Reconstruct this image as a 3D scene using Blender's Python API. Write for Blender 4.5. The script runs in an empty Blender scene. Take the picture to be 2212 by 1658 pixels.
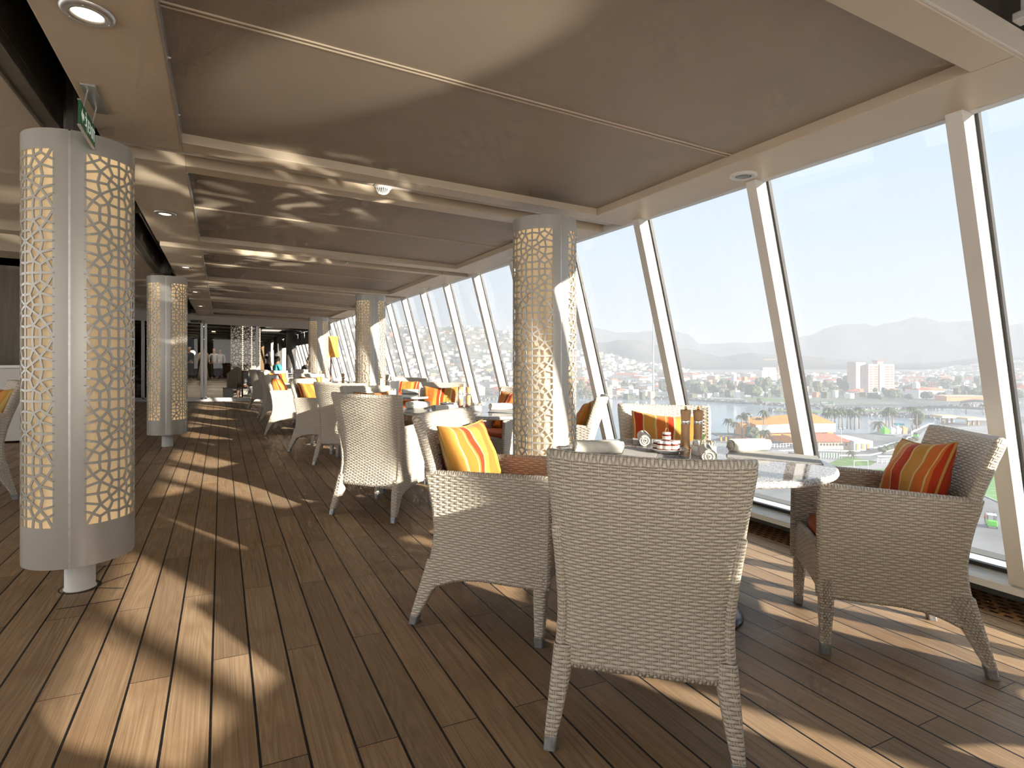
import bpy, bmesh, math, random
from mathutils import Vector, Matrix
random.seed(7)
PI = math.pi
col = bpy.context.scene.collection
F, TH, H0, S = 1229.0, math.atan(628/1229.0), 1.18, 0.0296   # lens in px, yaw, eye height, deck camber
sn, cs = math.sin(TH), math.cos(TH)

def at_z(u, v, Z):
    """world point on the horizontal plane Z seen at photo pixel u, v"""
    r = (u-1106)/F; z = -(v-775)/F
    t = (Z-H0)/z
    return (t*(sn+r*cs), t*(cs-r*sn))
def at_d(u, v, D):
    r = (u-1106)/F
    return (D*(sn+r*cs), D*(cs-r*sn), H0-(v-775)/F*D)

# ---------------------------------------------------------------- helpers
def link(o, parent=None):
    col.objects.link(o)
    if parent is not None: o.parent = parent
    return o
def tag(o, label=None, cat=None, group=None, kind=None):
    if label: o['label'] = label
    if cat: o['category'] = cat
    if group: o['group'] = group
    if kind: o['kind'] = kind
    return o
def empty(name, loc=(0, 0, 0), rz=0.0, tilt=False):
    o = bpy.data.objects.new(name, None); o.empty_display_size = 0.1
    link(o)
    o.rotation_mode = 'XYZ'
    place(o, loc, rz, tilt)
    return o
def place(o, loc, rz=0.0, tilt=False):
    R = Matrix.Rotation(rz, 4, 'Z')
    if tilt: R = Matrix.Rotation(math.atan(S), 4, 'Y') @ R
    o.rotation_euler = R.to_euler('XYZ'); o.location = loc
def on_deck(x, y, H=0.0): return (x, y, H-S*x)
def kids(o): return [c for c in bpy.data.objects if c.parent == o]
def copy_tree(o, parent=None):
    c = o.copy(); col.objects.link(c); c.parent = parent
    if parent is not None: c.matrix_parent_inverse = o.matrix_parent_inverse.copy()
    for ch in o.children: copy_tree(ch, c)
    return c

class MB:
    def __init__(s): s.v = []; s.f = []; s.uv = []; s.mi = []; s.cur = 0
    def face(s, idx, uvs=None):
        s.f.append(tuple(idx)); s.uv.append(uvs or [(0, 0)]*len(idx)); s.mi.append(s.cur)
    def add(s, p): s.v.append(tuple(p)); return len(s.v)-1
    def box(s, x0, x1, y0, y1, z0, z1, M=None):
        P = [(x0,y0,z0),(x1,y0,z0),(x1,y1,z0),(x0,y1,z0),(x0,y0,z1),(x1,y0,z1),(x1,y1,z1),(x0,y1,z1)]
        s.hexa(P, M)
    def hexa(s, P, M=None):
        if M is not None: P = [tuple(M @ Vector(p)) for p in P]
        b = [s.add(p) for p in P]
        for q in ((0,3,2,1),(4,5,6,7),(0,1,5,4),(1,2,6,5),(2,3,7,6),(3,0,4,7)):
            pts = [Vector(P[i]) for i in q]
            w = (pts[1]-pts[0]).length; h = (pts[3]-pts[0]).length
            s.face([b[i] for i in q], [(0,0),(w,0),(w,h),(0,h)])
    def grid(s, pts, uvs=None, flip=False, wrap=False):
        n = len(pts); m = len(pts[0])
        ids = [[s.add(p) for p in row] for row in pts]
        for i in range(n-1):
            for j in range(m-1 if not wrap else m):
                j2 = (j+1) % m
                q = [(i,j),(i,j2),(i+1,j2),(i+1,j)]
                if flip: q = q[::-1]
                s.face([ids[a][b] for a, b in q], [uvs[a][b] for a, b in q] if uvs else None)
        return ids
    def lathe(s, prof, n=24, c=(0,0,0), M=None):
        rows = []; uv = []
        for k, (r, z) in enumerate(prof):
            row = []
            for i in range(n):
                a = 2*PI*i/n; p = Vector((c[0]+r*math.cos(a), c[1]+r*math.sin(a), c[2]+z))
                if M is not None: p = M @ p
                row.append(tuple(p))
            rows.append(row); uv.append([(i/n, k) for i in range(n)])
        s.grid(rows, uv, wrap=True)
    def cyl(s, p0, p1, r0, r1=None, n=10, caps=True):
        r1 = r0 if r1 is None else r1
        p0 = Vector(p0); p1 = Vector(p1); d = (p1-p0)
        L = d.length
        if L < 1e-9: return
        d.normalize()
        a = d.orthogonal().normalized(); b = d.cross(a)
        rows = []
        for p, r, t in ((p0, r0, 0), (p1, r1, L)):
            rows.append([tuple(p + (a*math.cos(2*PI*i/n)+b*math.sin(2*PI*i/n))*r) for i in range(n)])
        ids = s.grid(rows, [[(2*PI*r0*i/n, 0) for i in range(n)], [(2*PI*r0*i/n, L) for i in range(n)]], wrap=True)
        if caps:
            s.face(ids[0][::-1]); s.face(ids[1])
    def tube(s, path, r, n=8, closed=False):
        path = [Vector(p) for p in path]; rows = []
        N = len(path); up = None
        for k, p in enumerate(path):
            if closed: d = path[(k+1) % N]-path[k-1]
            else: d = path[min(k+1, N-1)]-path[max(k-1, 0)]
            d.normalize()
            if up is None: up = d.orthogonal().normalized()
            up = (up - d*up.dot(d)).normalized(); b = d.cross(up)
            rr = r[k] if isinstance(r, (list, tuple)) else r
            rows.append([tuple(p+(up*math.cos(2*PI*i/n)+b*math.sin(2*PI*i/n))*rr) for i in range(n)])
        if closed: rows.append(rows[0])
        ids = s.grid(rows, None, wrap=True)
        if not closed:
            s.face(ids[0][::-1]); s.face(ids[-1])
    def build(s, name, mats, parent=None, smooth=False, bevel=0, auto=None):
        me = bpy.data.meshes.new(name)
        me.from_pydata(s.v, [], s.f)
        uvl = me.uv_layers.new(name='UVMap')
        flat = [c for f in s.uv for p in f for c in p]
        uvl.data.foreach_set('uv', flat)
        mats = mats if isinstance(mats, (list, tuple)) else [mats]
        for m in mats: me.materials.append(m)
        if len(mats) > 1: me.polygons.foreach_set('material_index', s.mi)
        bm = bmesh.new(); bm.from_mesh(me)
        bmesh.ops.recalc_face_normals(bm, faces=bm.faces)
        bm.to_mesh(me); bm.free()
        if smooth: me.polygons.foreach_set('use_smooth', [True]*len(me.polygons))
        me.update()
        o = bpy.data.objects.new(name, me); link(o, parent)
        if bevel:
            b = o.modifiers.new('Bevel', 'BEVEL'); b.width = bevel; b.segments = 2; b.limit_method = 'ANGLE'
        if auto is not None:
            try:
                me.polygons.foreach_set('use_smooth', [True]*len(me.polygons))
                bm = bmesh.new(); bm.from_mesh(me)
                for e in bm.edges:
                    if len(e.link_faces) == 2 and e.calc_face_angle(0) > math.radians(auto): e.smooth = False
                bm.to_mesh(me); bm.free()
            except Exception: pass
        return o

def sheet(mb, f, nrm, th, n, m, uvf, rim=4):
    """woven slab: outer skin f(s,t), inner skin offset by -th*normal, rounded rim all round"""
    O = [[Vector(f(i/n, j/m)) for j in range(m+1)] for i in range(n+1)]
    N = [[Vector(nrm(i/n, j/m)).normalized() for j in range(m+1)] for i in range(n+1)]
    U = [[uvf(i/n, j/m) for j in range(m+1)] for i in range(n+1)]
    I = [[O[i][j]-N[i][j]*th for j in range(m+1)] for i in range(n+1)]
    mb.grid([[tuple(p) for p in r] for r in O], U)
    mb.grid([[tuple(p) for p in r] for r in I], U, flip=True)
    loop = [(i, 0) for i in range(n)] + [(n, j) for j in range(m)] + [(i, m) for i in range(n, 0, -1)] + [(0, j) for j in range(m, 0, -1)]
    rows = []; uvs = []; acc = 0
    L = len(loop)
    for k in range(L+1):
        i, j = loop[k % L]
        if k: acc += (O[i][j]-O[loop[k-1][0]][loop[k-1][1]]).length
        out = Vector((0, 0, 0))
        if i == 0: out += O[0][j]-O[1][j]
        if i == n: out += O[n][j]-O[n-1][j]
        if out.length > 0: out.normalize()
        o2 = Vector((0, 0, 0))
        if j == 0: o2 += O[i][0]-O[i][1]
        if j == m: o2 += O[i][m]-O[i][m-1]
        if o2.length > 0: o2.normalize()
        out = (out+o2).normalized()
        mid = (O[i][j]+I[i][j])/2
        row = []; uv = []
        for q in range(rim+1):
            a = PI/2 - PI*q/rim
            row.append(tuple(mid + N[i][j]*(th/2*math.sin(a)) + out*(th/2*math.cos(a)*0.85)))
            uv.append((q*th*1.4/rim, acc))
        rows.append(row); uvs.append(uv)
    mb.grid(rows, uvs)

# ---------------------------------------------------------------- materials
class NT:
    def __init__(s, name):
        s.m = bpy.data.materials.new(name); s.m.use_nodes = True
        s.t = s.m.node_tree; s.t.nodes.clear(); s.out = s.t.nodes.new('ShaderNodeOutputMaterial')
    def n(s, typ, **kw):
        nd = s.t.nodes.new(typ)
        for k, v in kw.items():
            if k.startswith('i_'): s.set(nd.inputs[k[2:].replace('_', ' ')], v)
            else: setattr(nd, k, v)
        return nd
    def set(s, sock, v):
        if isinstance(v, bpy.types.NodeSocket): s.t.links.new(v, sock)
        else: sock.default_value = v
    def m_(s, op, a, b=0.0, c=0.0):
        nd = s.t.nodes.new('ShaderNodeMath'); nd.operation = op
        s.set(nd.inputs[0], a); s.set(nd.inputs[1], b); s.set(nd.inputs[2], c)
        return nd.outputs[0]
    def mix(s, f, a, b, bt='MIX'):
        nd = s.t.nodes.new('ShaderNodeMix'); nd.data_type = 'RGBA'; nd.blend_type = bt
        s.set(nd.inputs[0], f); s.set(nd.inputs[6], a); s.set(nd.inputs[7], b)
        return nd.outputs[2]
    def noise(s, vec, scale, detail=3, rough=0.55):
        nd = s.t.nodes.new('ShaderNodeTexNoise'); s.set(nd.inputs['Vector'], vec)
        nd.inputs['Scale'].default_value = scale; nd.inputs['Detail'].default_value = detail; nd.inputs['Roughness'].default_value = rough
        return nd
    def mapping(s, vec, sc=(1, 1, 1), loc=(0, 0, 0)):
        nd = s.t.nodes.new('ShaderNodeMapping'); s.set(nd.inputs['Vector'], vec)
        nd.inputs['Scale'].default_value = sc; nd.inputs['Location'].default_value = loc
        return nd.outputs[0]
    def ramp(s, fac, stops, const=False):
        nd = s.t.nodes.new('ShaderNodeValToRGB'); s.set(nd.inputs[0], fac)
        cr = nd.color_ramp
        if const: cr.interpolation = 'CONSTANT'
        while len(cr.elements) > 1: cr.elements.remove(cr.elements[-1])
        cr.elements[0].position = stops[0][0]; cr.elements[0].color = c4(stops[0][1])
        for p, c in stops[1:]:
            e = cr.elements.new(p); e.color = c4(c)
        return nd.outputs[0]
    def bump(s, h, strength=0.3, dist=0.01):
        nd = s.t.nodes.new('ShaderNodeBump'); s.set(nd.inputs['Height'], h)
        nd.inputs['Strength'].default_value = strength; nd.inputs['Distance'].default_value = dist
        return nd.outputs[0]
    def bsdf(s, color, rough=0.5, metal=0.0, spec=0.5, normal=None, **kw):
        b = s.t.nodes.new('ShaderNodeBsdfPrincipled')
        s.set(b.inputs['Base Color'], c4(color) if isinstance(color, tuple) else color)
        s.set(b.inputs['Roughness'], rough); s.set(b.inputs['Metallic'], metal)
        s.set(b.inputs['Specular IOR Level'], spec)
        if normal is not None: s.set(b.inputs['Normal'], normal)
        for k, v in kw.items(): s.set(b.inputs[k.replace('_', ' ')], v)
        return b.outputs[0]
    def fin(s, shader): s.t.links.new(shader, s.out.inputs[0]); return s.m
def c4(c): return (c[0], c[1], c[2], 1.0) if len(c) == 3 else tuple(c)
def simple(name, color, rough=0.5, metal=0.0, spec=0.5, var=0.0, scale=8, emis=None, es=0):
    g = NT(name)
    cc = c4(color)
    if var:
        tc = g.n('ShaderNodeTexCoord').outputs['Object']
        nz = g.noise(tc, scale).outputs[0]
        dark = tuple(x*(1-var) for x in color); lite = tuple(min(1, x*(1+var)) for x in color)
        cc = g.ramp(nz, [(0.3, dark), (0.7, lite)])
    kw = {}
    if emis: kw = {'Emission_Color': c4(emis), 'Emission_Strength': es}
    return g.fin(g.bsdf(cc, rough, metal, spec, **kw))

M = {}
M['white_paint'] = simple('white_paint', (0.66, 0.65, 0.62), 0.4, var=0.03, scale=3)
M['beige_ceiling'] = simple('beige_ceiling', (0.54, 0.455, 0.345), 0.42, var=0.02, scale=2)
M['beam_gloss'] = simple('beam_gloss', (0.52, 0.48, 0.42), 0.33, var=0.02, scale=2)
M['column_grey'] = simple('column_grey', (0.43, 0.42, 0.39), 0.30, 0.2, var=0.02, scale=4)
M['dark_void'] = simple('dark_void', (0.035, 0.028, 0.022), 0.6)
M['black'] = simple('black_gasket', (0.02, 0.02, 0.02), 0.5)
M['black_gloss'] = simple('black_gloss', (0.012, 0.012, 0.013), 0.2)
M['duct'] = simple('duct_metal', (0.22, 0.20, 0.17), 0.35, 0.7, var=0.2, scale=6)
M['curb'] = simple('dark_curb', (0.16, 0.155, 0.14), 0.5)
M['alu'] = simple('aluminium', (0.55, 0.56, 0.56), 0.35, 0.8, var=0.1, scale=40)
M['cap'] = simple('cap_metal', (0.30, 0.31, 0.32), 0.42, 0.6, var=0.25, scale=60)
M['chrome'] = simple('chrome', (0.75, 0.75, 0.75), 0.12, 1.0)
M['base_metal'] = simple('table_base_metal', (0.10, 0.11, 0.13), 0.28, 0.7)
M['linen'] = simple('napkin_linen', (0.78, 0.76, 0.68), 0.85, spec=0.1, var=0.05, scale=30)
M['china'] = simple('white_china', (0.80, 0.80, 0.79), 0.12)
M['jar_label'] = simple('jar_label', (0.72, 0.68, 0.58), 0.6)
M['copper'] = simple('copper_wire', (0.6, 0.33, 0.12), 0.25, 1.0)
M['paper'] = simple('sachet_paper', (0.75, 0.66, 0.50), 0.7, var=0.15, scale=60)
M['green_leaf'] = simple('green_leaf', (0.05, 0.16, 0.04), 0.5)
M['orange_vinyl'] = simple('orange_seat_fabric', (0.48, 0.105, 0.028), 0.6, spec=0.25, var=0.06, scale=20)
M['grey_col'] = simple('dark_grey_column', (0.13, 0.125, 0.12), 0.5)
M['dark_ceiling'] = simple('dark_ceiling', (0.10, 0.085, 0.065), 0.3)
M['light_glow'] = simple('lamp_lens', (1, .9, .7), 0.3, emis=(1.0, 0.80, 0.52), es=6.0)
M['lamp_off'] = simple('lamp_lens_grey', (0.16, 0.17, 0.18), 0.2)
M['teak_light'] = simple('wood_frame', (0.30, 0.12, 0.045), 0.45, var=0.15, scale=15)
M['grey_fabric'] = simple('grey_fabric', (0.42, 0.43, 0.45), 0.9, spec=0.1, var=0.06, scale=50)

def deck():
    g = NT('teak_deck')
    pos = g.n('ShaderNodeNewGeometry').outputs['Position']
    sx = g.n('ShaderNodeSeparateXYZ'); g.set(sx.inputs[0], pos)
    W = 0.1331
    a = g.m_('DIVIDE', g.m_('ADD', sx.outputs[0], 0.0309+W*100), W)
    k = g.m_('FLOOR', a); fr = g.m_('FRACT', a)
    ex = g.m_('MULTIPLY', g.m_('MINIMUM', fr, g.m_('SUBTRACT', 1.0, fr)), W)      # distance to seam
    par = g.m_('MODULO', k, 2.0)
    yy = g.m_('ADD', g.m_('ADD', sx.outputs[1], 28.6-1.103), g.m_('MULTIPLY', par, 0.715))
    wn = g.n('ShaderNodeTexWhiteNoise', noise_dimensions='1D'); g.set(wn.inputs['W'], g.m_('FLOOR', g.m_('DIVIDE', k, 3.0)))
    b = g.m_('DIVIDE', g.m_('ADD', yy, g.m_('MULTIPLY', wn.outputs[0], 0.12)), 1.43)
    kb = g.m_('FLOOR', b); fb = g.m_('FRACT', b)
    ey = g.m_('MULTIPLY', g.m_('MINIMUM', fb, g.m_('SUBTRACT', 1.0, fb)), 1.43)
    nz0 = g.noise(g.mapping(pos, (1, 1, 1)), 40, 2).outputs[0]
    lx = g.m_('LESS_THAN', ex, g.m_('ADD', 0.0033, g.m_('MULTIPLY', nz0, 0.0014)))
    ly = g.m_('LESS_THAN', ey, 0.0017)
    line = g.m_('MAXIMUM', lx, ly)
    # per-plank tone
    w2 = g.n('ShaderNodeTexWhiteNoise', noise_dimensions='2D')
    cb = g.n('ShaderNodeCombineXYZ'); g.set(cb.inputs[0], k); g.set(cb.inputs[1], kb); g.set(w2.inputs['Vector'], cb.outputs[0])
    off = g.n('ShaderNodeCombineXYZ'); g.set(off.inputs[0], g.m_('MULTIPLY', w2.outputs[0], 7.0)); g.set(off.inputs[1], g.m_('MULTIPLY', w2.outputs[0], 31.0))
    pv = g.n('ShaderNodeVectorMath', operation='ADD'); g.set(pv.inputs[0], pos); g.set(pv.inputs[1], off.outputs[0])
    grain = g.noise(g.mapping(pv.outputs[0], (170, 1.3, 1)), 1.0, 5, 0.7).outputs[0]
    wavy = g.noise(g.mapping(pv.outputs[0], (7, 0.35, 1)), 1.0, 2, 0.45).outputs[0]
    rings = g.m_('FRACT', g.m_('MULTIPLY', g.m_('ADD', wavy, g.m_('MULTIPLY', w2.outputs[0], 3.0)), 26.0))
    rings = g.m_('ABSOLUTE', g.m_('SUBTRACT', rings, 0.5))
    gr = g.m_('ADD', g.m_('MULTIPLY', grain, 0.85), g.m_('MULTIPLY', rings, 0.28))
    blot = g.noise(pv.outputs[0], 3.0, 4, 0.6).outputs[0]
    c = g.ramp(gr, [(0.30, (0.20, 0.128, 0.070)), (0.50, (0.34, 0.228, 0.132)), (0.72, (0.47, 0.335, 0.205))])
    tone = g.ramp(w2.outputs[0], [(0, (0.72, 0.70, 0.68)), (0.5, (0.95, 0.93, 0.90)), (1, (1.12, 1.12, 1.12))])
    c = g.mix(1.0, c, tone, 'MULTIPLY')
    c = g.mix(g.ramp(blot, [(0.50, (0, 0, 0)), (0.70, (0.55, 0.55, 0.55))]), c, (0.25, 0.138, 0.062, 1))
    # walked-on grey wear, drifting across the boards
    wear = g.noise(pos, 0.55, 3, 0.5).outputs[0]
    c = g.mix(g.ramp(wear, [(0.42, (0, 0, 0)), (0.68, (0.32, 0.32, 0.32))]), c, (0.40, 0.34, 0.265, 1))
    c = g.mix(line, c, (0.010, 0.009, 0.009, 1))
    hgt = g.m_('SUBTRACT', gr, g.m_('MULTIPLY', line, 1.2))
    nm = g.bump(hgt, 0.35, 0.0012)
    rough = g.m_('ADD', 0.40, g.m_('MULTIPLY', blot, 0.22))
    return g.fin(g.bsdf(c, rough, 0, 0.42, nm))
M['deck'] = deck()

def weave():
    """flat strands over twin upright stakes, in metres of UV"""
    g = NT('woven_wicker')
    uv = g.n('ShaderNodeTexCoord').outputs['UV']
    sx = g.n('ShaderNodeSeparateXYZ'); g.set(sx.inputs[0], uv)
    PU, PV = 0.0285, 0.0112
    a = g.m_('ADD', g.m_('DIVIDE', sx.outputs[0], PU), 200.0)
    b = g.m_('ADD', g.m_('DIVIDE', sx.outputs[1], PV), 200.0)
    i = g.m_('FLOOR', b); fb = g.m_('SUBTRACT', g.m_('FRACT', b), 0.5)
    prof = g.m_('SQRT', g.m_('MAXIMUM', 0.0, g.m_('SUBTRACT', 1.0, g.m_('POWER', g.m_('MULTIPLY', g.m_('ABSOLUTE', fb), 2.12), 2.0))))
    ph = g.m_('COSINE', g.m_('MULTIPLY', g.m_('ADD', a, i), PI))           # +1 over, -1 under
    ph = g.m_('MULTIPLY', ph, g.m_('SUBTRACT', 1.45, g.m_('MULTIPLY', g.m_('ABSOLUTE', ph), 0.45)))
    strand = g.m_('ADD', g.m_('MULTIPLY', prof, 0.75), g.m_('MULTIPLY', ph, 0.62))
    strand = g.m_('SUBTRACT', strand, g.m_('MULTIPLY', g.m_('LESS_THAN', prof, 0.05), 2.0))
    fa = g.m_('SUBTRACT', g.m_('FRACT', g.m_('ADD', a, 0.5)), 0.5)           # distance from stake pair, in PU
    q = g.m_('SUBTRACT', g.m_('ABSOLUTE', fa), 0.12)
    st = g.m_('SQRT', g.m_('MAXIMUM', 0.0, g.m_('SUBTRACT', 1.0, g.m_('POWER', g.m_('MULTIPLY', q, 9.2), 2.0))))
    stake = g.m_('SUBTRACT', g.m_('MULTIPLY', st, 0.95), 0.42)
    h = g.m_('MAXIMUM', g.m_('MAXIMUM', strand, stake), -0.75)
    vr = g.noise(uv, 18, 3).outputs[0]
    fine = g.noise(g.mapping(uv, (60, 900, 1)), 1.0, 2).outputs[0]
    c = g.ramp(g.m_('MULTIPLY_ADD', h, 0.4, 0.42), [(0.10, (0.055, 0.04, 0.026)), (0.30, (0.25, 0.205, 0.155)), (0.50, (0.59, 0.535, 0.45)), (1, (0.74, 0.69, 0.605))])  # gaps coloured darker, standing in for the shade between strands
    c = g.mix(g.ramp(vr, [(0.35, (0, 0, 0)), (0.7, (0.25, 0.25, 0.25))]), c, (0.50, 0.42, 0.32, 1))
    nm = g.bump(g.m_('ADD', h, g.m_('MULTIPLY', fine, 0.05)), 1.0, 0.0042)
    return g.fin(g.bsdf(c, 0.42, 0, 0.4, nm))
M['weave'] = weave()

def stripes():
    g = NT('striped_cushion_fabric')
    uv = g.n('ShaderNodeTexCoord').outputs['UV']
    nz = g.noise(uv, 3, 1).outputs[0]
    sx = g.n('ShaderNodeSeparateXYZ'); g.set(sx.inputs[0], uv)
    oi = g.n('ShaderNodeObjectInfo').outputs['Random']
    f = g.m_('FRACT', g.m_('ADD', g.m_('ADD', g.m_('MULTIPLY', sx.outputs[0], 0.60), g.m_('MULTIPLY', oi, 0.97)), g.m_('MULTIPLY', g.m_('SUBTRACT', nz, 0.5), 0.03)))
    go = (0.56, 0.28, 0.055); cr = (0.66, 0.50, 0.22); orr = (0.62, 0.165, 0.03); rd = (0.46, 0.045, 0.014)
    st = [(0, orr), (.05, go), (.14, cr), (.155, rd), (.20, orr), (.215, cr), (.225, orr), (.30, cr), (.315, go), (.41, cr), (.42, rd), (.50, cr), (.51, orr), (.585, go), (.60, cr), (.625, go), (.74, rd), (.79, cr), (.81, rd), (.86, go), (.93, orr)]
    c = g.ramp(f, st, const=True)
    wr = g.noise(uv, 4.0, 2).outputs[0]
    wv = g.noise(uv, 260, 1).outputs[0]
    nm = g.bump(g.m_('ADD', wr, g.m_('MULTIPLY', wv, 0.02)), 0.5, 0.03)
    return g.fin(g.bsdf(c, 0.8, 0, 0.15, nm, Sheen_Weight=0.1))
M['stripe'] = stripes()
M['piping'] = simple('cushion_piping', (0.50, 0.27, 0.06), 0.8)

def panel_mat():
    g = NT('taupe_ceiling_cloth')
    pos = g.n('ShaderNodeNewGeometry').outputs['Position']
    a = g.noise(g.mapping(pos, (260, 260, 260)), 1.0, 2).outputs[0]
    b = g.noise(pos, 1.2, 2).outputs[0]
    c = g.ramp(b, [(0.3, (0.29, 0.242, 0.188)), (0.7, (0.325, 0.275, 0.22))])
    return g.fin(g.bsdf(c, 0.55, 0, 0.35, g.bump(a, 0.25, 0.001)))
M['panel'] = panel_mat()

def granite():
    g = NT('speckled_granite')
    tc = g.n('ShaderNodeTexCoord').outputs['Object']
    v = g.n('ShaderNodeTexVoronoi'); g.set(v.inputs['Vector'], tc); v.inputs['Scale'].default_value = 170
    n = g.noise(tc, 120, 4).outputs[0]
    f = g.m_('ADD', g.m_('MULTIPLY', n, 0.75), g.m_('MULTIPLY', v.outputs['Distance'], 0.35))
    c = g.ramp(f, [(0.40, (0.03, 0.03, 0.035)), (0.50, (0.20, 0.20, 0.21)), (0.60, (0.52, 0.51, 0.50))])
    return c, g, f
c_, g_, f_ = granite()
M['granite_top'] = g_.fin(g_.bsdf(c_, 0.045, 0, 0.9))
c_, g_, f_ = granite()
M['granite_edge'] = g_.fin(g_.bsdf(g_.mix(0.22, c_, (0.62, 0.61, 0.58, 1)), 0.5, 0, 0.4, g_.bump(f_, 0.6, 0.003)))

def mat_weave2():
    g = NT('woven_placemat')
    tc = g.n('ShaderNodeTexCoord').outputs['UV']
    w = g.n('ShaderNodeTexChecker'); g.set(w.inputs['Vector'], tc); w.inputs['Scale'].default_value = 260
    c = g.mix(w.outputs['Fac'], (0.30, 0.29, 0.27, 1), (0.52, 0.51, 0.48, 1))
    return g.fin(g.bsdf(c, 0.6, 0, 0.3))
M['placemat'] = mat_weave2()

def wood(name, c0, c1, sc=(3, 3, 40), rough=0.4):
    g = NT(name)
    tc = g.n('ShaderNodeTexCoord').outputs['Object']
    n = g.noise(g.mapping(tc, sc), 1.0, 4, 0.6).outputs[0]
    return g.fin(g.bsdf(g.ramp(n, [(0.3, c0), (0.7, c1)]), rough, 0, 0.4))
M['mill_wood'] = wood('pepper_mill_wood', (0.40, 0.235, 0.115), (0.58, 0.37, 0.20), (60, 60, 6))
M['wall_wood'] = wood('grey_wood_panel', (0.10, 0.082, 0.065), (0.16, 0.135, 0.11), (14, 14, 1.2), 0.5)

def grating():
    g = NT('slotted_teak_grating')
    pos = g.n('ShaderNodeNewGeometry').outputs['Position']
    sx = g.n('ShaderNodeSeparateXYZ'); g.set(sx.inputs[0], pos)
    a = g.m_('DIVIDE', g.m_('ADD', sx.outputs[0], 10), 0.052); b = g.m_('DIVIDE', g.m_('ADD', sx.outputs[1], 50), 0.062)
    ka = g.m_('FLOOR', a)
    fa = g.m_('ABSOLUTE', g.m_('SUBTRACT', g.m_('FRACT', a), 0.5))
    fb = g.m_('ABSOLUTE', g.m_('SUBTRACT', g.m_('FRACT', g.m_('ADD', b, g.m_('MULTIPLY', ka, 0.5))), 0.5))
    slot = g.m_('MULTIPLY', g.m_('LESS_THAN', fa, 0.24), g.m_('LESS_THAN', fb, 0.30))
    n = g.noise(g.mapping(pos, (60, 3, 1)), 1.0, 3).outputs[0]
    c = g.ramp(n, [(0.3, (0.24, 0.13, 0.06)), (0.7, (0.42, 0.25, 0.12))])
    c = g.mix(slot, c, (0.035, 0.018, 0.008, 1))
    return g.fin(g.bsdf(c, 0.55, 0, 0.3, g.bump(g.m_('SUBTRACT', 1.0, slot), 0.8, 0.006)))
M['grating'] = grating()

def glass(name='window_glass', tint=(0.99, 0.995, 1.0), base=0.035, gain=1.0):
    g = NT(name)
    tr = g.n('ShaderNodeBsdfTransparent'); tr.inputs[0].default_value = c4(tint)
    gl = g.n('ShaderNodeBsdfGlossy'); gl.inputs['Roughness'].default_value = 0.0
    fr = g.n('ShaderNodeLayerWeight'); fr.inputs['Blend'].default_value = 0.5
    fz = g.m_('POWER', fr.outputs['Facing'], 4.0)
    mx = g.n('ShaderNodeMixShader')
    g.set(mx.inputs[0], g.m_('MULTIPLY', g.m_('ADD', base, g.m_('MULTIPLY', fz, 0.75)), gain)); g.t.links.new(tr.outputs[0], mx.inputs[1]); g.t.links.new(gl.outputs[0], mx.inputs[2])
    return g.fin(mx.outputs[0])
M['glass'] = glass(gain=1.1)
M['glass_dark'] = glass('partition_glass', (0.74, 0.72, 0.69), gain=0.8)

def diffuser():
    g = NT('backlit_parchment')
    pos = g.n('ShaderNodeNewGeometry').outputs['Position']
    sx = g.n('ShaderNodeSeparateXYZ'); g.set(sx.inputs[0], pos)
    # lamps sit at the foot and head of the cylinder, so it glows more there
    e = g.m_('POWER', g.m_('ABSOLUTE', g.m_('DIVIDE', g.m_('SUBTRACT', sx.outputs[2], 1.22), 0.95)), 4.0)
    st = g.m_('ADD', 0.20, g.m_('MULTIPLY', e, 0.34))
    return g.fin(g.bsdf((0.60, 0.50, 0.36), 0.6, 0, 0.3, Emission_Color=(1.0, 0.66, 0.30, 1), Emission_Strength=st))
M['diffuser'] = diffuser()
def shade():
    g = NT('orange_lampshade')
    tc = g.n('ShaderNodeTexCoord').outputs['Object']
    n = g.noise(tc, 22, 4, 0.7).outputs[0]
    c = g.ramp(n, [(0.35, (0.62, 0.20, 0.03)), (0.65, (0.75, 0.42, 0.13))])
    return g.fin(g.bsdf(c, 0.8, 0, 0.1, Emission_Color=(0.9, 0.35, 0.08, 1), Emission_Strength=0.12))
M['shade'] = shade()
# ================================================================ SHIP INTERIOR
C = 2.36
def skew(mb):
    mb.v = [(x, y, z-S*x) for x, y, z in mb.v]; return mb
def struct(mb, name, mat, parent=None, **kw):
    o = skew(mb).build(name, mat, parent, **kw)
    if parent is None: o['kind'] = 'structure'
    return o

mb = MB()
mb.grid([[(-7, -9, 0), (3.46, -9, 0)], [(-7, 17.86, 0), (3.46, 17.86, 0)]])
mb.box(-7, 3.46, -9, 17.86, -0.12, -0.005)
floor = struct(mb, 'floor', M['deck'])
mb = MB(); mb.box(-7, 3.46, 17.95, 46, -0.12, -0.003)
g = NT('far_room_carpet'); pos = g.n('ShaderNodeNewGeometry').outputs['Position']
sx = g.n('ShaderNodeSeparateXYZ'); g.set(sx.inputs[0], pos)
bands = g.m_('FRACT', g.m_('DIVIDE', sx.outputs[1], 3.0))
m_carpet = g.fin(g.bsdf(g.ramp(bands, [(0, (0.16, 0.15, 0.14)), (0.5, (0.035, 0.03, 0.025))], const=True), 0.35, 0, 0.4))
far_floor = struct(mb, 'floor_far_room', m_carpet); far_floor.name = 'floor'
mb = MB(); mb.box(3.46, 3.80, -9, 17.86, -0.10, 0.0)
mb.box(3.46, 3.80, 17.95, 46, -0.10, 0.0)
o = struct(mb, 'trim_1', M['grating'])
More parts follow.
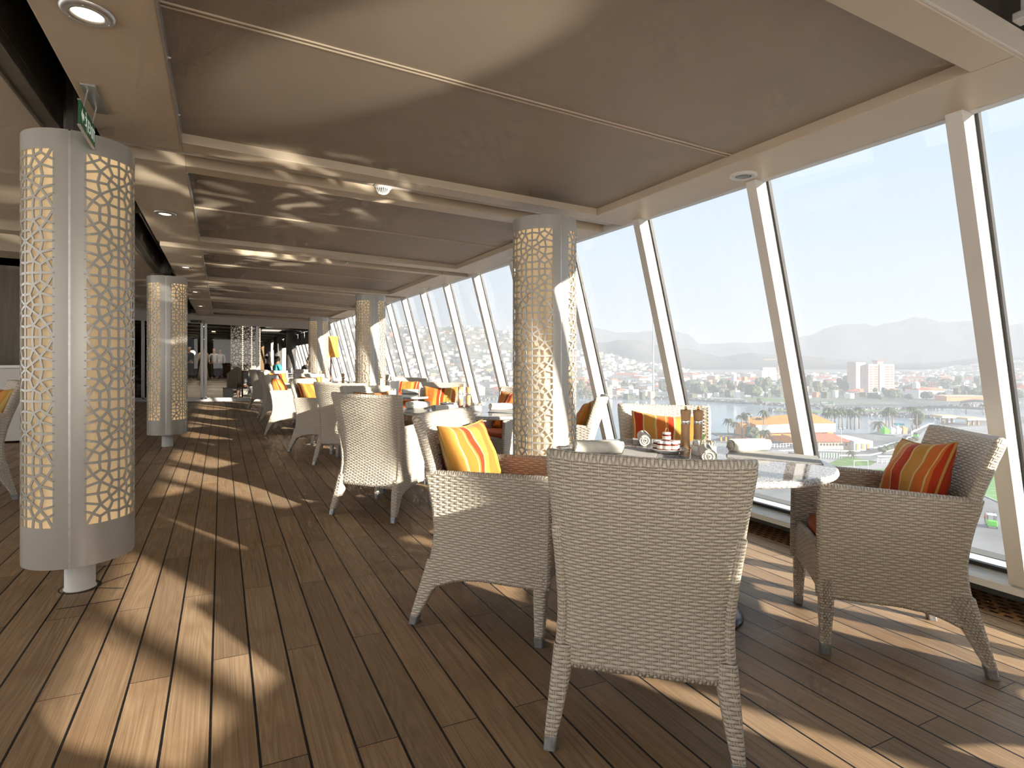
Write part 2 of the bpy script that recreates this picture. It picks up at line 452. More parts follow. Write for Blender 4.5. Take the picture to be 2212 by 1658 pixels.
# curb and sill below the glazing
mb = MB(); mb.box(3.78, 3.90, -9, 46, -0.05, 0.20)
struct(mb, 'trim_2', M['curb'])
mb = MB()
def prof_bar(mb, prof, y0, y1):
    a = [mb.add((x, y0, z)) for x, z in prof]; b = [mb.add((x, y1, z)) for x, z in prof]
    n = len(prof)
    for i in range(n): mb.face([a[i], a[(i+1) % n], b[(i+1) % n], b[i]])
    mb.face(a[::-1]); mb.face(b)
prof_bar(mb, [(3.485, 0.118), (3.49, 0.152), (3.52, 0.170), (3.56, 0.178), (3.60, 0.196), (3.86, 0.196), (3.86, 0.118)], -9, 46)
o = struct(mb, 'trim_3', M['white_paint'])

# ---- windows: raked panes between white mullions
K = 0.266
def XF(z): return 3.50-K*z          # inboard face of the mullions
def rake_box(mb, y0, y1, o0, o1, z0, z1):
    P = []
    for z in (z0, z1):
        x = XF(z)
        P += [(x+o0, y0, z), (x+o1, y0, z), (x+o1, y1, z), (x+o0, y1, z)]
    mb.hexa(P)
for n, k in enumerate(range(-8, 41)):
    Y = 1.395+1.09*k
    w = empty('window_%d' % (n+1), (0, 0, 0)); w['kind'] = 'structure'
    mb = MB(); rake_box(mb, Y-0.072, Y, 0.0, 0.115, 0.06, 2.42)
    mb.build('mullion', M['white_paint'], w, bevel=0.004)
    mb = MB(); mb.grid([[(XF(z)+0.113, Y, z), (XF(z)+0.113, Y+1.018, z)] for z in (0.09, 2.42)])
    mb.build('pane', M['glass'], w)
    mb = MB()
    rake_box(mb, Y-0.086, Y-0.0725, 0.100, 0.126, 0.10, 2.42)
    rake_box(mb, Y, Y+1.0, 0.096, 0.126, 0.085, 0.107)
    mb.build('gasket', M['black'], w)

# ---- ceiling
ceil = empty('ceiling'); ceil['kind'] = 'structure'
def cpart(mb, name, mat, **kw): return skew(mb).build(name, mat, ceil, **kw)
bays = [(1.01+0.0, 1.15, 3.60, 3.75), (4.02, 4.17, 6.54, 6.77), (7.04, 7.16, 9.65, 9.80), (10.07, 10.2, 12.68, 12.83), (13.10, 13.23, 15.71, 15.86), (16.13, 16.25, 17.75, 17.9)]
XL, XR = -0.195, 2.575
for a, p0, p1, b in bays:
    mb = MB()
    mb.box(-0.58, XL, a, b, C, C+0.10); mb.box(XR, 2.945, a, b, C, C+0.10)
    mb.box(XL, XR, a, p0, C, C+0.10); mb.box(XL, XR, p1, b, C, C+0.10)
    cpart(mb, 'bay_frame', M['beige_ceiling'], bevel=0.004)
    mb = MB(); mb.box(XL, XR, p0, p1, C+0.052, C+0.09)
    cpart(mb, 'cloth_panel', M['panel'])
    mb = MB(); ym = (p0+p1)/2-0.06
    mb.box(XL, XR, ym-0.016, ym-0.010, C+0.046, C+0.053); mb.box(XL, XR, ym+0.010, ym+0.016, C+0.046, C+0.053)
    cpart(mb, 'panel_seam', M['beige_ceiling'])
    mb = MB(); mb.box(XL-0.002, XL+0.006, p0, p1, C-0.004, C+0.05)
    for q in range(4): mb.cyl((XL+0.006, p0+0.3+q*0.6, C+0.02), (XL+0.016, p0+0.3+q*0.6, C+0.02), 0.006)
    cpart(mb, 'edge_track', M['alu'])
mb = MB(); mb.box(-0.58, 2.93, 1.000, 1.016, C+0.003, C+0.098); cpart(mb, 'bay_end_beam', M['beam_gloss'], bevel=0.006)
mb = MB(); mb.box(-0.58, 2.93, 1.04, 1.07, C+0.10, 3.05); cpart(mb, 'bay_end_wall', M['dark_void'])
for (a, b) in ((3.75, 4.02), (6.77, 7.04), (9.80, 10.07), (12.83, 13.10), (15.86, 16.13)):
    mb = MB(); rows = []
    for q in range(13):                      # shallow barrel-shaped groove lining
        t = q/12; y = a+(b-a)*t; z = C+0.075-0.03*math.sin(PI*t)**0.6*0 - 0.045*(1-math.cos(2*PI*t))/2
        rows.append([(-0.58, y, z), (2.93, y, z)])
    mb.grid(rows); cpart(mb, 'groove_liner', M['beam_gloss'], smooth=True)
mb = MB(); mb.box(2.935, 2.99, -9, 46, C+0.0, 2.92); cpart(mb, 'window_head', M['white_paint'])
mb = MB(); mb.box(-0.60, 2.93, 1.05, 46, C+0.14, C+0.2); cpart(mb, 'upper_deck', M['dark_void'])
# services recess on the inboard side and the port ceiling beyond it
mb = MB(); mb.box(-0.78, -0.57, -9, 17.9, 2.78, 2.85); mb.box(-0.575, -0.565, -9, 17.9, C+0.10, 2.8); mb.cyl((-0.655, 3.62, 2.30), (-0.655, 3.62, 2.8), 0.06); mb.cyl((-0.66, 8.9, 2.30), (-0.66, 8.9, 2.8), 0.06); cpart(mb, 'service_recess', M['dark_void'])
mb = MB(); mb.box(-0.835, -0.765, -9, 17.9, 2.385, 2.45); mb.box(-0.775, -0.765, -9, 17.9, 2.45, 2.80)
mb.box(-0.845, -0.832, -9, 17.9, 2.37, 2.40)
cpart(mb, 'recess_beam', M['duct'], bevel=0.003)
mb = MB()
for x, r in ((-0.66, 0.035), (-0.71, 0.018)):
    mb.tube([(x, -9, 2.66), (x, 3, 2.66), (x+0.01, 4.6, 2.64), (x, 5.2, 2.58), (x, 9, 2.60), (x, 17.8, 2.60)], r)
for y in (4.5, 5.3, 6.2, 9.4): mb.box(-0.755, -0.585, y, y+0.12, 2.52, 2.70)
mb.tube([(-0.64, 5.0, 2.72), (-0.64, 5.0, 2.5), (-0.64, 5.1, 2.44), (-0.64, 5.3, 2.44)], 0.022)
cpart(mb, 'pipes', M['duct'], smooth=True)
mb = MB(); mb.box(-1.58, -0.845, -9, 17.9, 2.385, 2.46); cpart(mb, 'port_strip', M['beige_ceiling'])
mb = MB(); mb.box(-7.0, -1.55, -9, 46, 2.86, 2.92); cpart(mb, 'port_ceiling', M['column_grey'])
mb = MB(); mb.box(-7.5, 3.0, -9, 46, 2.96, 3.05); cpart(mb, 'deck_above', M['dark_void'])
mb = MB()
for y in (-3.4, -0.4, 2.6, 5.7, 8.7, 11.7, 14.7):
    mb.box(-7, -1.58, y+0.8, y+1.5, 2.50, 2.86)
    mb.box(-7, -1.58, y+1.7, y+1.95, 2.42, 2.86)
cpart(mb, 'port_beams', M['beige_ceiling'])
# open service bay just above the viewer
mb = MB(); mb.box(-0.58, 3.2, -9, 0.95, 2.86, 2.92); cpart(mb, 'bay_void', M['dark_void'])
mb = MB()
mb.box(2.53, 2.57, 0.94, 0.98, 2.47, 2.86); mb.box(2.52, 2.58, 0.93, 1.0, 2.46, 2.49)
mb.box(2.70, 2.93, -9, 0.99, 2.47, 2.51)
mb.box(-0.58, 3.0, -2.6, -2.3, C, C+0.1); mb.box(-0.58, 3.0, -5.6, -5.3, C, C+0.1)
cpart(mb, 'bay_bracket', M['white_paint'], bevel=0.004)
mb = MB(); mb.box(-0.6, 2.9, -9, -0.9, C, C+0.05); cpart(mb, 'aft_ceiling', M['beige_ceiling'])
# far room ceiling
mb = MB(); mb.box(-7, 2.95, 17.9, 46, C+0.02, C+0.1)
for y in range(19, 45, 3): mb.box(-7, 2.95, y, y+0.25, C-0.07, C+0.03)
cpart(mb, 'far_ceiling', M['dark_ceiling'])

# ---- lights, detectors and sign on the ceiling
def downlight(x, y, lit, label, H=C):
    r = empty('downlight', on_deck(x, y, H), 0, True)
    tag(r, label, 'light', None)
    mb = MB(); mb.lathe([(0.046, -0.004), (0.050, -0.012), (0.070, -0.012), (0.079, -0.006), (0.081, 0.002)], 36)
    for a in (0.5, 2.6, 4.7): mb.cyl((0.065*math.cos(a), 0.065*math.sin(a), -0.014), (0.065*math.cos(a), 0.065*math.sin(a), -0.010), 0.003, n=6)
    mb.build('rim', M['alu'] if lit else M['white_paint'], r, smooth=True)
    mb = MB(); mb.lathe([(0.0, -0.010), (0.03, -0.010), (0.046, -0.004), (0.047, 0.0)], 28)
    mb.build('lens', M['light_glow'] if lit else M['lamp_off'], r, smooth=True)
    return r
ords = ['large lit round downlight nearest the camera in the ceiling edge above the near left column', 'lit round downlight above the walkway, second from the camera', 'lit round downlight above the walkway, third from the camera', 'small round downlight above the walkway, fourth from the camera', 'small round downlight above the walkway, nearest the glass doors']
for k in range(5): downlight(-0.41, 2.41+3.03*k-(0.0 if k < 3 else 0.0), True, ords[k])
wl = ['round grey-lensed fitting in the soffit over the nearest windows', 'round fitting in the window soffit half hidden by the nearest right column', 'round fitting in the window soffit between the two nearest right columns', 'tiny round fitting in the window soffit beyond the second right column']
for k, (x, y) in enumerate(((2.78, 2.40), (2.81, 5.42), (2.83, 8.44), (2.83, 11.5))): downlight(x, y, False, wl[k])

def detector(x, y, label):
    r = empty('smoke_detector', on_deck(x, y, C+0.03), 0, True); tag(r, label, 'detector')
    mb = MB(); mb.lathe([(0.0, 0.004), (0.058, 0.004), (0.058, -0.012), (0.050, -0.018), (0.0, -0.018)], 28)
    mb.build('base', M['white_paint'], r, smooth=True)
    mb = MB()
    for i in range(20):
        a = 2*PI*i/20
        pts = [(math.cos(a)*rr, math.sin(a)*rr, z) for rr, z in ((0.047, -0.014), (0.043, -0.032), (0.028, -0.048), (0.010, -0.054))]
        mb.tube(pts, 0.0022, 5)
    mb.lathe([(0.0, -0.056), (0.012, -0.055), (0.014, -0.050)], 12)
    mb.build('cage', M['white_paint'], r)
    mb = MB(); mb.lathe([(0.036, -0.014), (0.033, -0.03), (0.0, -0.046)], 16); mb.build('sensor', M['lamp_off'], r, smooth=True)
detector(0.985, 3.87, 'white caged smoke detector in the first ceiling groove')
def sprinkler(x, y, label):
    r = empty('sprinkler_head', on_deck(x, y, C+0.03), 0, True); tag(r, label, 'sprinkler')
    mb = MB(); mb.cyl((0, 0, 0.0), (0, 0, -0.03), 0.008); mb.cyl((0, 0, -0.045), (0, 0, -0.048), 0.014)
    mb.build('stem', M['chrome'], r)
    mb = MB(); mb.tube([(0.007, 0, -0.028), (0.012, 0, -0.036), (0.004, 0, -0.046)], 0.002, 5); mb.tube([(-0.007, 0, -0.028), (-0.012, 0, -0.036), (-0.004, 0, -0.046)], 0.002, 5)
    mb.build('frame', M['chrome'], r)
sprinkler(1.32, 6.9, 'tiny sprinkler head hanging in the second ceiling groove')

# exit sign: green plate hanging under a ceiling bracket, fore-and-aft
ex = empty('exit_sign', (-0.545, 3.19, 2.245)); tag(ex, 'green hanging exit sign with arrow, running man and EXIT beside the near left column', 'sign')
mb = MB(); mb.box(-0.004, 0.004, -0.16, 0.16, -0.055, 0.055)
mg = simple('sign_green', (0.012, 0.11, 0.035), 0.35, emis=(0.02, 0.2, 0.07), es=0.06)
mb.build('plate', mg, ex)
msw = simple('sign_white', (0.6, 0.65, 0.6), 0.5, emis=(0.8, 0.9, 0.8), es=0.30)
mb = MB()
mb.box(-0.006, 0.006, -0.165, 0.165, 0.050, 0.055); mb.box(-0.006, 0.006, -0.165, 0.165, -0.060, -0.055)
mb.box(0.0, 0.055, -0.15, 0.17, 0.122, 0.130)
for y in (-0.1, 0.1): mb.cyl((0.003, y, 0.045), (0.02, y, 0.125), 0.003, n=6)
mb.build('bracket', M['alu'], ex)
def flat(mb, pts, x=0.0052):
    # pts in reading coordinates seen from +x: right of the reader is +y
    ids = [mb.add((x, p[0], p[1])) for p in pts]; mb.face(ids)
mb = MB()
flat(mb, [(-0.145, 0.0), (-0.115, 0.035), (-0.115, 0.02), (-0.105, 0.02), (-0.105, -0.02), (-0.115, -0.02), (-0.115, -0.035)][:1]+[(-0.115, 0.034), (-0.115, -0.034)])
flat(mb, [(-0.118, 0.013), (-0.085, 0.013), (-0.085, -0.013), (-0.118, -0.013)])
mb.build('arrow', msw, ex)
mb = MB()   # running figure
flat(mb, [(-0.047+0.009*math.cos(a*PI/5), 0.034+0.009*math.sin(a*PI/5)) for a in range(10)])
for p, q, w in (((-0.05, 0.022), (-0.036, -0.008), 0.008), ((-0.036, -0.008), (-0.052, -0.022), 0.005), ((-0.052, -0.022), (-0.070, -0.022), 0.004), ((-0.036, -0.008), (-0.026, -0.028), 0.005), ((-0.026, -0.028), (-0.024, -0.045), 0.004), ((-0.050, 0.018), (-0.066, 0.008), 0.003), ((-0.046, 0.018), (-0.030, 0.010), 0.003), ((-0.030, 0.010), (-0.024, 0.020), 0.003)):
    d = Vector((q[0]-p[0], q[1]-p[1])); nn = Vector((-d.y, d.x)).normalized()*w
    flat(mb, [(p[0]+nn.x, p[1]+nn.y), (q[0]+nn.x, q[1]+nn.y), (q[0]-nn.x, q[1]-nn.y), (p[0]-nn.x, p[1]-nn.y)])
mb.build('pictogram', msw, ex)
def text_mesh(txt, size, name, mat, parent, M4, ext=0.0006, align='LEFT'):
    cu = bpy.data.curves.new(name, 'FONT'); cu.body = txt; cu.size = size; cu.extrude = ext; cu.align_x = align
    t = bpy.data.objects.new(name+'_tmp', cu); col.objects.link(t)
    dg = bpy.context.evaluated_depsgraph_get()
    me = bpy.data.meshes.new_from_object(t.evaluated_get(dg))
    bpy.data.objects.remove(t); me.name = name
    me.materials.clear(); me.materials.append(mat)
    me.transform(M4)
    return link(bpy.data.objects.new(name, me), parent)
# text faces +x, reads along +y
Mx = Matrix(((0, 0, 1, 0.0052), (1, 0, 0, -0.008), (0, 1, 0, -0.030), (0, 0, 0, 1)))
text_mesh('EXIT', 0.078, 'lettering', msw, ex, Mx)

# ---- lattice columns
P_ = 0.302
A0 = (0, 0); Ns = {'A': (0, 0), 'V1': (0, .16), 'V2': (0, .345), 'V3': (0, .5), 'B': (.30, .085), 'E': (.37, 0), 'G': (.22, .17), 'F': (.67, 0), 'C': (.59, .185), 'H': (.36, .315), 'K': (.60, .375), 'L': (.80, .31), 'Ep': (.62, .5), 'Fp': (.32, .5), 'M': (1, .5), 'N0': (1, 0), 'N1': (1, .13), 'N2': (1, .26)}
Ed = 'A-V1 V1-V2 V2-V3 N0-N1 N1-N2 N2-M A-B B-C B-E B-G E-F F-N0 G-V1 G-H H-V2 H-C H-K H-Fp Fp-V3 Fp-Ep Ep-M K-Ep K-L L-C L-M L-N2 C-F C-N1'.split()
COLR = 0.2325
def lattice_mesh():
    mb = MB(); seen = set()
    Z0, Z1 = 0.365, 2.15; cell = 37.5
    for side in (-1, 1):
        for c in range(4):
            b0 = 15+c*cell
            for per in range(-1, 10):
                for sg in (-1, 1):
                    for e in Ed:
                        p, q = [Ns[k] for k in e.split('-')]
                        pts = []
                        for (s_, t_) in (p, q):
                            # star lines alternate: M, A, M, A, M from the seam edge
                            ss = 1-s_ if c % 2 == 0 else s_
                            pts.append((b0+ss*cell, 1.415-6*P_ + (per+sg*t_)*P_))
                        (a0, z0), (a1, z1) = pts
                        key = (side,)+tuple(sorted(((round(a0, 1), round(z0, 3)), (round(a1, 1), round(z1, 3)))))
                        if key in seen: continue
                        seen.add(key)
                        if max(z0, z1) <= Z0 or min(z0, z1) >= Z1: continue
                        def clip(a, z, a2, z2):
                            if z < Z0: t = (Z0-z)/(z2-z); return (a+(a2-a)*t, Z0)
                            if z > Z1: t = (Z1-z)/(z2-z); return (a+(a2-a)*t, Z1)
                            return (a, z)
                        n0 = clip(a0, z0, a1, z1); n1 = clip(a1, z1, a0, z0)
                        x0, x1 = math.radians(n0[0])*COLR, math.radians(n1[0])*COLR
                        y0, y1 = n0[1], n1[1]
                        L = math.hypot(x1-x0, y1-y0)
                        if L < 0.003: continue
                        hw = 0.0056 if abs(x1-x0) > 1e-6 else 0.0048
                        dx, dy = (x1-x0)/L, (y1-y0)/L
                        x0 -= dx*0.003; x1 += dx*0.003; y0 -= dy*0.003; y1 += dy*0.003
                        seg = 1 if abs(x1-x0) < 0.03 else (2 if abs(x1-x0) < 0.06 else 3)
                        rings = []
                        for i in range(seg+1):
                            t = i/seg; cx = x0+(x1-x0)*t; cy = y0+(y1-y0)*t
                            ring = []
                            for (sw, rr) in ((-1, COLR), (1, COLR), (1, COLR-0.006), (-1, COLR-0.006)):
                                ax = cx-dy*hw*sw; zz = cy+dx*hw*sw
                                ang = side*(ax/COLR)
                                ring.append((rr*math.sin(ang), -rr*math.cos(ang), zz))
                            rings.append(ring)
                        mb.grid(rings, wrap=True)
    return mb
def cyl_patch(mb, a0, a1, z0, z1, r=COLR, th=0.006):
    n = max(2, int(abs(a1-a0)/5)); 
    for rr, fl in ((r, False), (r-th, True)):
        rows = [[(rr*math.sin(math.radians(a0+(a1-a0)*i/n)), -rr*math.cos(math.radians(a0+(a1-a0)*i/n)), z) for i in range(n+1)] for z in (z0, z1)]
        mb.grid(rows, flip=fl)
    for z in (z0, z1):
        rows = [[(rr*math.sin(math.radians(a0+(a1-a0)*i/n)), -rr*math.cos(math.radians(a0+(a1-a0)*i/n)), z) for i in range(n+1)] for rr in (r, r-th)]
        mb.grid(rows)
    for a in (a0, a1):
        c_, s_ = math.cos(math.radians(a)), math.sin(math.radians(a))
        mb.grid([[(rr*s_, -rr*c_, z) for rr in (r, r-th)] for z in (z0, z1)])
def make_column():
    r = empty('lattice_column')
    mb = MB()
    for sd in (-1, 1):
        cyl_patch(mb, sd*1.2, sd*178.8, 0.17, 0.365); cyl_patch(mb, sd*1.2, sd*178.8, 2.15, 2.245)
        cyl_patch(mb, sd*1.2, sd*14.6, 0.365, 2.15); cyl_patch(mb, sd*165.4, sd*178.8, 0.365, 2.15)
    mb.build('shell', M['column_grey'], r, auto=40)
    lattice_mesh().build('lattice_screen', M['column_grey'], r)
    mb = MB(); mb.lathe([(0.217, 0.18), (0.217, 2.24)], 48); mb.build('diffuser', M['diffuser'], r, smooth=True)
    mb = MB()
    for a in (0, PI): mb.box(-0.012, 0.012, -COLR+0.001 if a == 0 else COLR-0.012, -COLR+0.012 if a == 0 else COLR-0.001, 0.175, 2.24)
    mb.build('seam_channel', M['alu'], r)
    mb = MB(); mb.lathe([(0.070, 0.001), (0.069, 0.006), (0.065, 0.008), (0.064, 0.30), (0.0, 0.30)], 28)
    mb.build('pole', M['white_paint'], r, smooth=True)
    mb = MB(); mb.lathe([(0.0, 0.18), (0.225, 0.18), (0.225, 0.185)], 40); mb.lathe([(0.225, 2.235), (0.0, 2.235)], 40)
    mb.build('end_plate', M['column_grey'], r)
    return r
COLUMN = make_column()
cols = [(-0.64, 3.58, 'lattice column at the far left of the view, whole and largest, glowing warm inside'),
        (-0.64, 8.85, 'second glowing lattice column along the left of the walkway'),
        (2.11, 3.605, 'sunlit lattice column standing right behind the nearest table'),
        (2.11, 9.07, 'sunlit lattice column, second along the window side'),
        (2.11, 14.5, 'smallest lattice column on the window side, in front of the glass doors'),
        (2.11, -0.80, 'unseen lattice column behind the viewer on the window side, placed to shade the foreground'),  # unseen; set off the row spacing to shade the foreground chair
        (-0.64, -1.9, 'lattice column behind the viewer on the inboard side')]
for i, (x, y, lb) in enumerate(cols):
    c = COLUMN if i == 0 else copy_tree(COLUMN)
    c.location = (x, y, -S*x); tag(c, lb, 'column', 'lattice columns')
# plate the deck seams around the nearest left column foot
mb = MB()
mb.lathe([(0.079, 0.0012), (0.088, 0.0035), (0.092, 0.0012)], 28)
def seam(p, q, w=0.0035):
    d = Vector((q[0]-p[0], q[1]-p[1], 0)); n = Vector((-d.y, d.x, 0)).normalized()*w
    P = [(p[0]+n.x, p[1]+n.y), (q[0]+n.x, q[1]+n.y), (q[0]-n.x, q[1]-n.y), (p[0]-n.x, p[1]-n.y)]
    mb.face([mb.add((x, y, 0.0012)) for x, y in P])
for p, q in (((-0.27, -0.27), (0.22, -0.27)), ((-0.28, -0.16), (-0.07, -0.03)), ((0.08, 0.0), (0.21, 0.10)), ((-0.08, 0.04), (-0.26, 0.02)), ((0.07, -0.05), (0.20, -0.12)), ((0.02, 0.09), (0.06, 0.30)), ((-0.26, 0.30), (0.22, 0.30))): seam(p, q)
col_seam = mb.build('deck_seal', M['black'], COLUMN)

# ---- glass partition with sliding doors at the far end
YP = 17.9
mb = MB(); mb.box(-7, 2.95, YP-0.05, YP+0.10, 2.14, 2.52); struct(mb, 'wall_far', M['beam_gloss'])
mb = MB(); mb.box(-7, 3.2, YP-0.05, YP+0.08, 0.0, 0.06); struct(mb, 'trim_4', M['alu'])
def glazed(n, name, x0, x1, posts):
    d = empty(name, (0, 0, 0)); d['kind'] = 'structure'
    mb = MB(); mb.grid([[(x0, YP, z), (x1, YP, z)] for z in (0.06, 2.14)]); skew(mb).build('pane', M['glass_dark'], d)
    mb = MB()
    for x in posts: mb.box(x-0.035, x+0.035, YP-0.03, YP+0.04, 0.05, 2.15)
    mb.box(x0, x1, YP-0.03, YP+0.04, 0.06, 0.10)
    skew(mb).build('frame', M['alu'], d, bevel=0.004)
glazed(1, 'door_1', -1.72, -0.43, (-1.70, -0.475))
glazed(2, 'door_2', -0.43, 0.92, (-0.385,))
glazed(3, 'window_50', 0.92, 2.3, (0.92,))
glazed(4, 'window_51', -4.5, -1.78, (-1.85, -3.2))
s_ = empty('door_sensor', on_deck(-0.62, YP-0.09, 2.19)); tag(s_, 'small black motion sensor over the sliding glass doors', 'sensor')
mb = MB(); mb.box(-0.13, 0.13, -0.04, 0.03, -0.03, 0.03); mb.build('housing', M['black_gloss'], s_, bevel=0.01)
mb = MB(); mb.cyl((0.08, -0.045, 0), (0.08, -0.04, 0), 0.01); mb.build('lens', M['alu'], s_)
# port bulkhead behind the left chair
mb = MB(); mb.box(-6.5, -2.05, 10.4, 10.5, 0, 2.55); struct(mb, 'wall_left', M['wall_wood'])
cb = empty('counter', (-3.6, 9.9, 0.1)); tag(cb, 'low white counter against the wood wall at the left edge', 'counter')
mb = MB(); mb.box(-2.2, 1.42, -0.25, 0.25, 0.0, 0.96); mb.build('body', M['white_paint'], cb, bevel=0.01)
mb = MB(); mb.box(-2.23, 1.45, -0.28, 0.28, 0.96, 1.0); mb.build('top', M['china'], cb, bevel=0.006)
# walls that close the far room off
mb = MB(); mb.box(-7, 3.4, 45.8, 46, 0, 2.6); struct(mb, 'wall_back', simple('far_wall_ochre', (0.20, 0.12, 0.045), 0.6, var=0.3, scale=0.8))
mb = MB(); mb.box(-5.1, -5.0, 18, 46, 0, 2.5); struct(mb, 'wall_port', M['grey_col'])
mb = MB(); mb.box(0.75, 0.85, 27, 45.8, 0, 2.4); struct(mb, 'wall_inner', M['grey_col'])
# ================================================================ FURNITURE
def interp(tab, z):
    if z <= tab[0][0]: return tab[0][1]
    for (a, va), (b, vb) in zip(tab, tab[1:]):
        if z <= b:
            t = (z-a)/(b-a); return va+(vb-va)*t
    return tab[-1][1]
def catm(tab):
    """smooth table through the points (Catmull-Rom), resampled"""
    out = []
    n = len(tab)
    for i in range(n-1):
        p0 = tab[max(i-1, 0)][1]; p1 = tab[i][1]; p2 = tab[i+1][1]; p3 = tab[min(i+2, n-1)][1]
        for q in range(8):
            t = q/8
            v = 0.5*((2*p1)+(-p0+p2)*t+(2*p0-5*p1+4*p2-p3)*t*t+(-p0+3*p1-3*p2+p3)*t**3)
            out.append((tab[i][0]+(tab[i+1][0]-tab[i][0])*t, v))
    out.append(tab[-1]); return out
REAR = catm([(0, .643), (.10, .619), (.217, .588), (.33, .560), (.435, .549), (.56, .562), (.70, .595), (.85, .640), (.95, .672)])
HALF = catm([(0, .297), (.25, .285), (.38, .279), (.5, .286), (.7, .303), (.95, .320)])
rear = lambda z: interp(REAR, z)
half = lambda z: interp(HALF, z)

def leg_loft(mb, secs, n=4):
    """secs: (cx, cy, z, hx, hy) rounded-square loft"""
    rows = []; uv = []
    for cx, cy, z, hx, hy in secs:
        row = []; u = []
        pts = []
        for (sx_, sy_) in ((1, 1), (-1, 1), (-1, -1), (1, -1)):
            base = math.atan2(sy_, sx_)
            for q in range(3):
                a = base-PI/4+PI/4*q
                pts.append((cx+sx_*hx*0.62+math.cos(a)*hx*0.38, cy+sy_*hy*0.62+math.sin(a)*hy*0.38))
        # order counter-clockwise
        pts.sort(key=lambda p: math.atan2(p[1]-cy, p[0]-cx))
        acc = 0
        for i, p in enumerate(pts):
            row.append((p[0], p[1], z)); u.append((acc, z))
            nx_ = pts[(i+1) % len(pts)]; acc += math.hypot(nx_[0]-p[0], nx_[1]-p[1])
        rows.append(row); uv.append(u)
    ids = mb.grid(rows, uv, wrap=True)
    mb.face(ids[0][::-1]); mb.face(ids[-1])

def make_chair():
    root = empty('wicker_armchair')
    W = M['weave']
    # backrest: one tall curved woven panel from skirt to top rail
    mb = MB()
    def bk(s, t):
        z = 0.252+t*(0.926-0.252)
        x = (2*s-1)*(half(z)-0.017)
        bul = 0.034*min(1, max(0, (z-0.28)/0.5))*(1-(2*s-1)**2)
        # side edges wrap forward a little
        wrap = 0.020*max(0, abs(2*s-1)-0.82)/0.18
        return (x, 0.30-rear(z)-bul+wrap**1.0, z + (-0.006*(1-(2*s-1)**2) if t > .99 else 0))
    def bn(s, t):
        z = 0.252+t*(0.926-0.252); e = 0.01
        dz = (rear(z+e)-rear(z-e))/(2*e)
        return (0.18*(2*s-1), -1, -dz)
    sheet(mb, bk, bn, 0.046, 16, 28, lambda s, t: ((2*s-1)*0.30, t*0.70))
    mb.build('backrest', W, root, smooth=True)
    for sd in (1, -1):
        mb = MB()
        zb = lambda d: interp([(0, .250), (.06, .249), (.30, .246), (.40, .233), (.46, .214), (.52, .185), (.7, .14)], d)
        def sp(s, t, sd=sd):
            dmax = 0.60
            zt = 0.706-0.018*s
            z0 = zb(s*0.56)
            z = z0+(zt-z0)*t
            d = s*(rear(z)-0.020)
            z0 = zb(d); z = z0+(zt-z0)*t; d = s*(rear(z)-0.020)
            x = 0.293+(half(z)-0.004-0.293)*s**1.5
            return (sd*x, 0.30-d, z)
        sheet(mb, sp, lambda s, t, sd=sd: (sd, 0, 0), 0.036, 18, 16, lambda s, t: (sp(s, t)[1], sp(s, t)[2]))
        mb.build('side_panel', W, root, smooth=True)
    mb = MB()
    ap = lambda s, t: (-0.27+0.54*s, 0.292, (0.262-0.012*abs(2*s-1))+(0.425-0.255)*t)
    sheet(mb, ap, lambda s, t: (0, 1, 0), 0.026, 8, 5, lambda s, t: (0.54*s, 0.17*t))
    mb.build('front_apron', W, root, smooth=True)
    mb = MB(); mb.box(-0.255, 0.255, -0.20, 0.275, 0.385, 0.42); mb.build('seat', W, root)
    for sd in (1, -1):
        mb = MB()
        leg_loft(mb, [(sd*0.270, 0.271, 0.044, 0.0195, 0.0195), (sd*0.268, 0.271, 0.15, 0.0235, 0.0255), (sd*0.266, 0.270, 0.25, 0.0275, 0.029), (sd*0.268, 0.272, 0.32, 0.026, 0.026)])
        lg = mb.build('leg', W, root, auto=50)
        mb = MB(); leg_loft(mb, [(sd*0.270, 0.271, 0.0, 0.0195, 0.0195), (sd*0.270, 0.271, 0.045, 0.0212, 0.0212)])
        mb.build('foot_cap', M['cap'], lg, bevel=0.002)
        mb = MB()
        def rl(z, wd, dd):   # rear leg section: outer-rear corner follows the flare
            return (sd*(half(z)-wd), 0.30-(rear(z)-dd), z, wd, dd)
        leg_loft(mb, [rl(0.042, 0.0195, 0.0195), rl(0.09, 0.024, 0.026), rl(0.15, 0.028, 0.034), rl(0.20, 0.031, 0.044), rl(0.245, 0.033, 0.058), rl(0.30, 0.03, 0.055)])
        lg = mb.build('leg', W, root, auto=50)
        mb = MB(); a = rl(0.0, 0.0195, 0.0195); b = rl(0.043, 0.0212, 0.0212)
        leg_loft(mb, [a, b]); mb.build('foot_cap', M['cap'], lg, bevel=0.002)
    # seat cushion
    mb = MB()
    rows = []
    n = 40
    def ring(k, z): 
        r_ = []
        for i in range(n):
            a = 2*PI*i/n; c_, s__ = math.cos(a), math.sin(a); p = 5.0
            rr = (abs(c_)**p+abs(s__)**p)**(-1/p)
            r_.append((0.246*k*rr*c_, 0.028+0.236*k*rr*s__, z))
        return r_
    for k, z in ((0.0, .421), (.9, .421), (.975, .427), (1.0, .441), (1.0, .458), (.975, .472), (.90, .480), (.6, .485), (0.0, .487)): rows.append(ring(k, z))
    mb.grid(rows, wrap=True); mb.build('seat_cushion', M['orange_vinyl'], root, smooth=True)
    return root

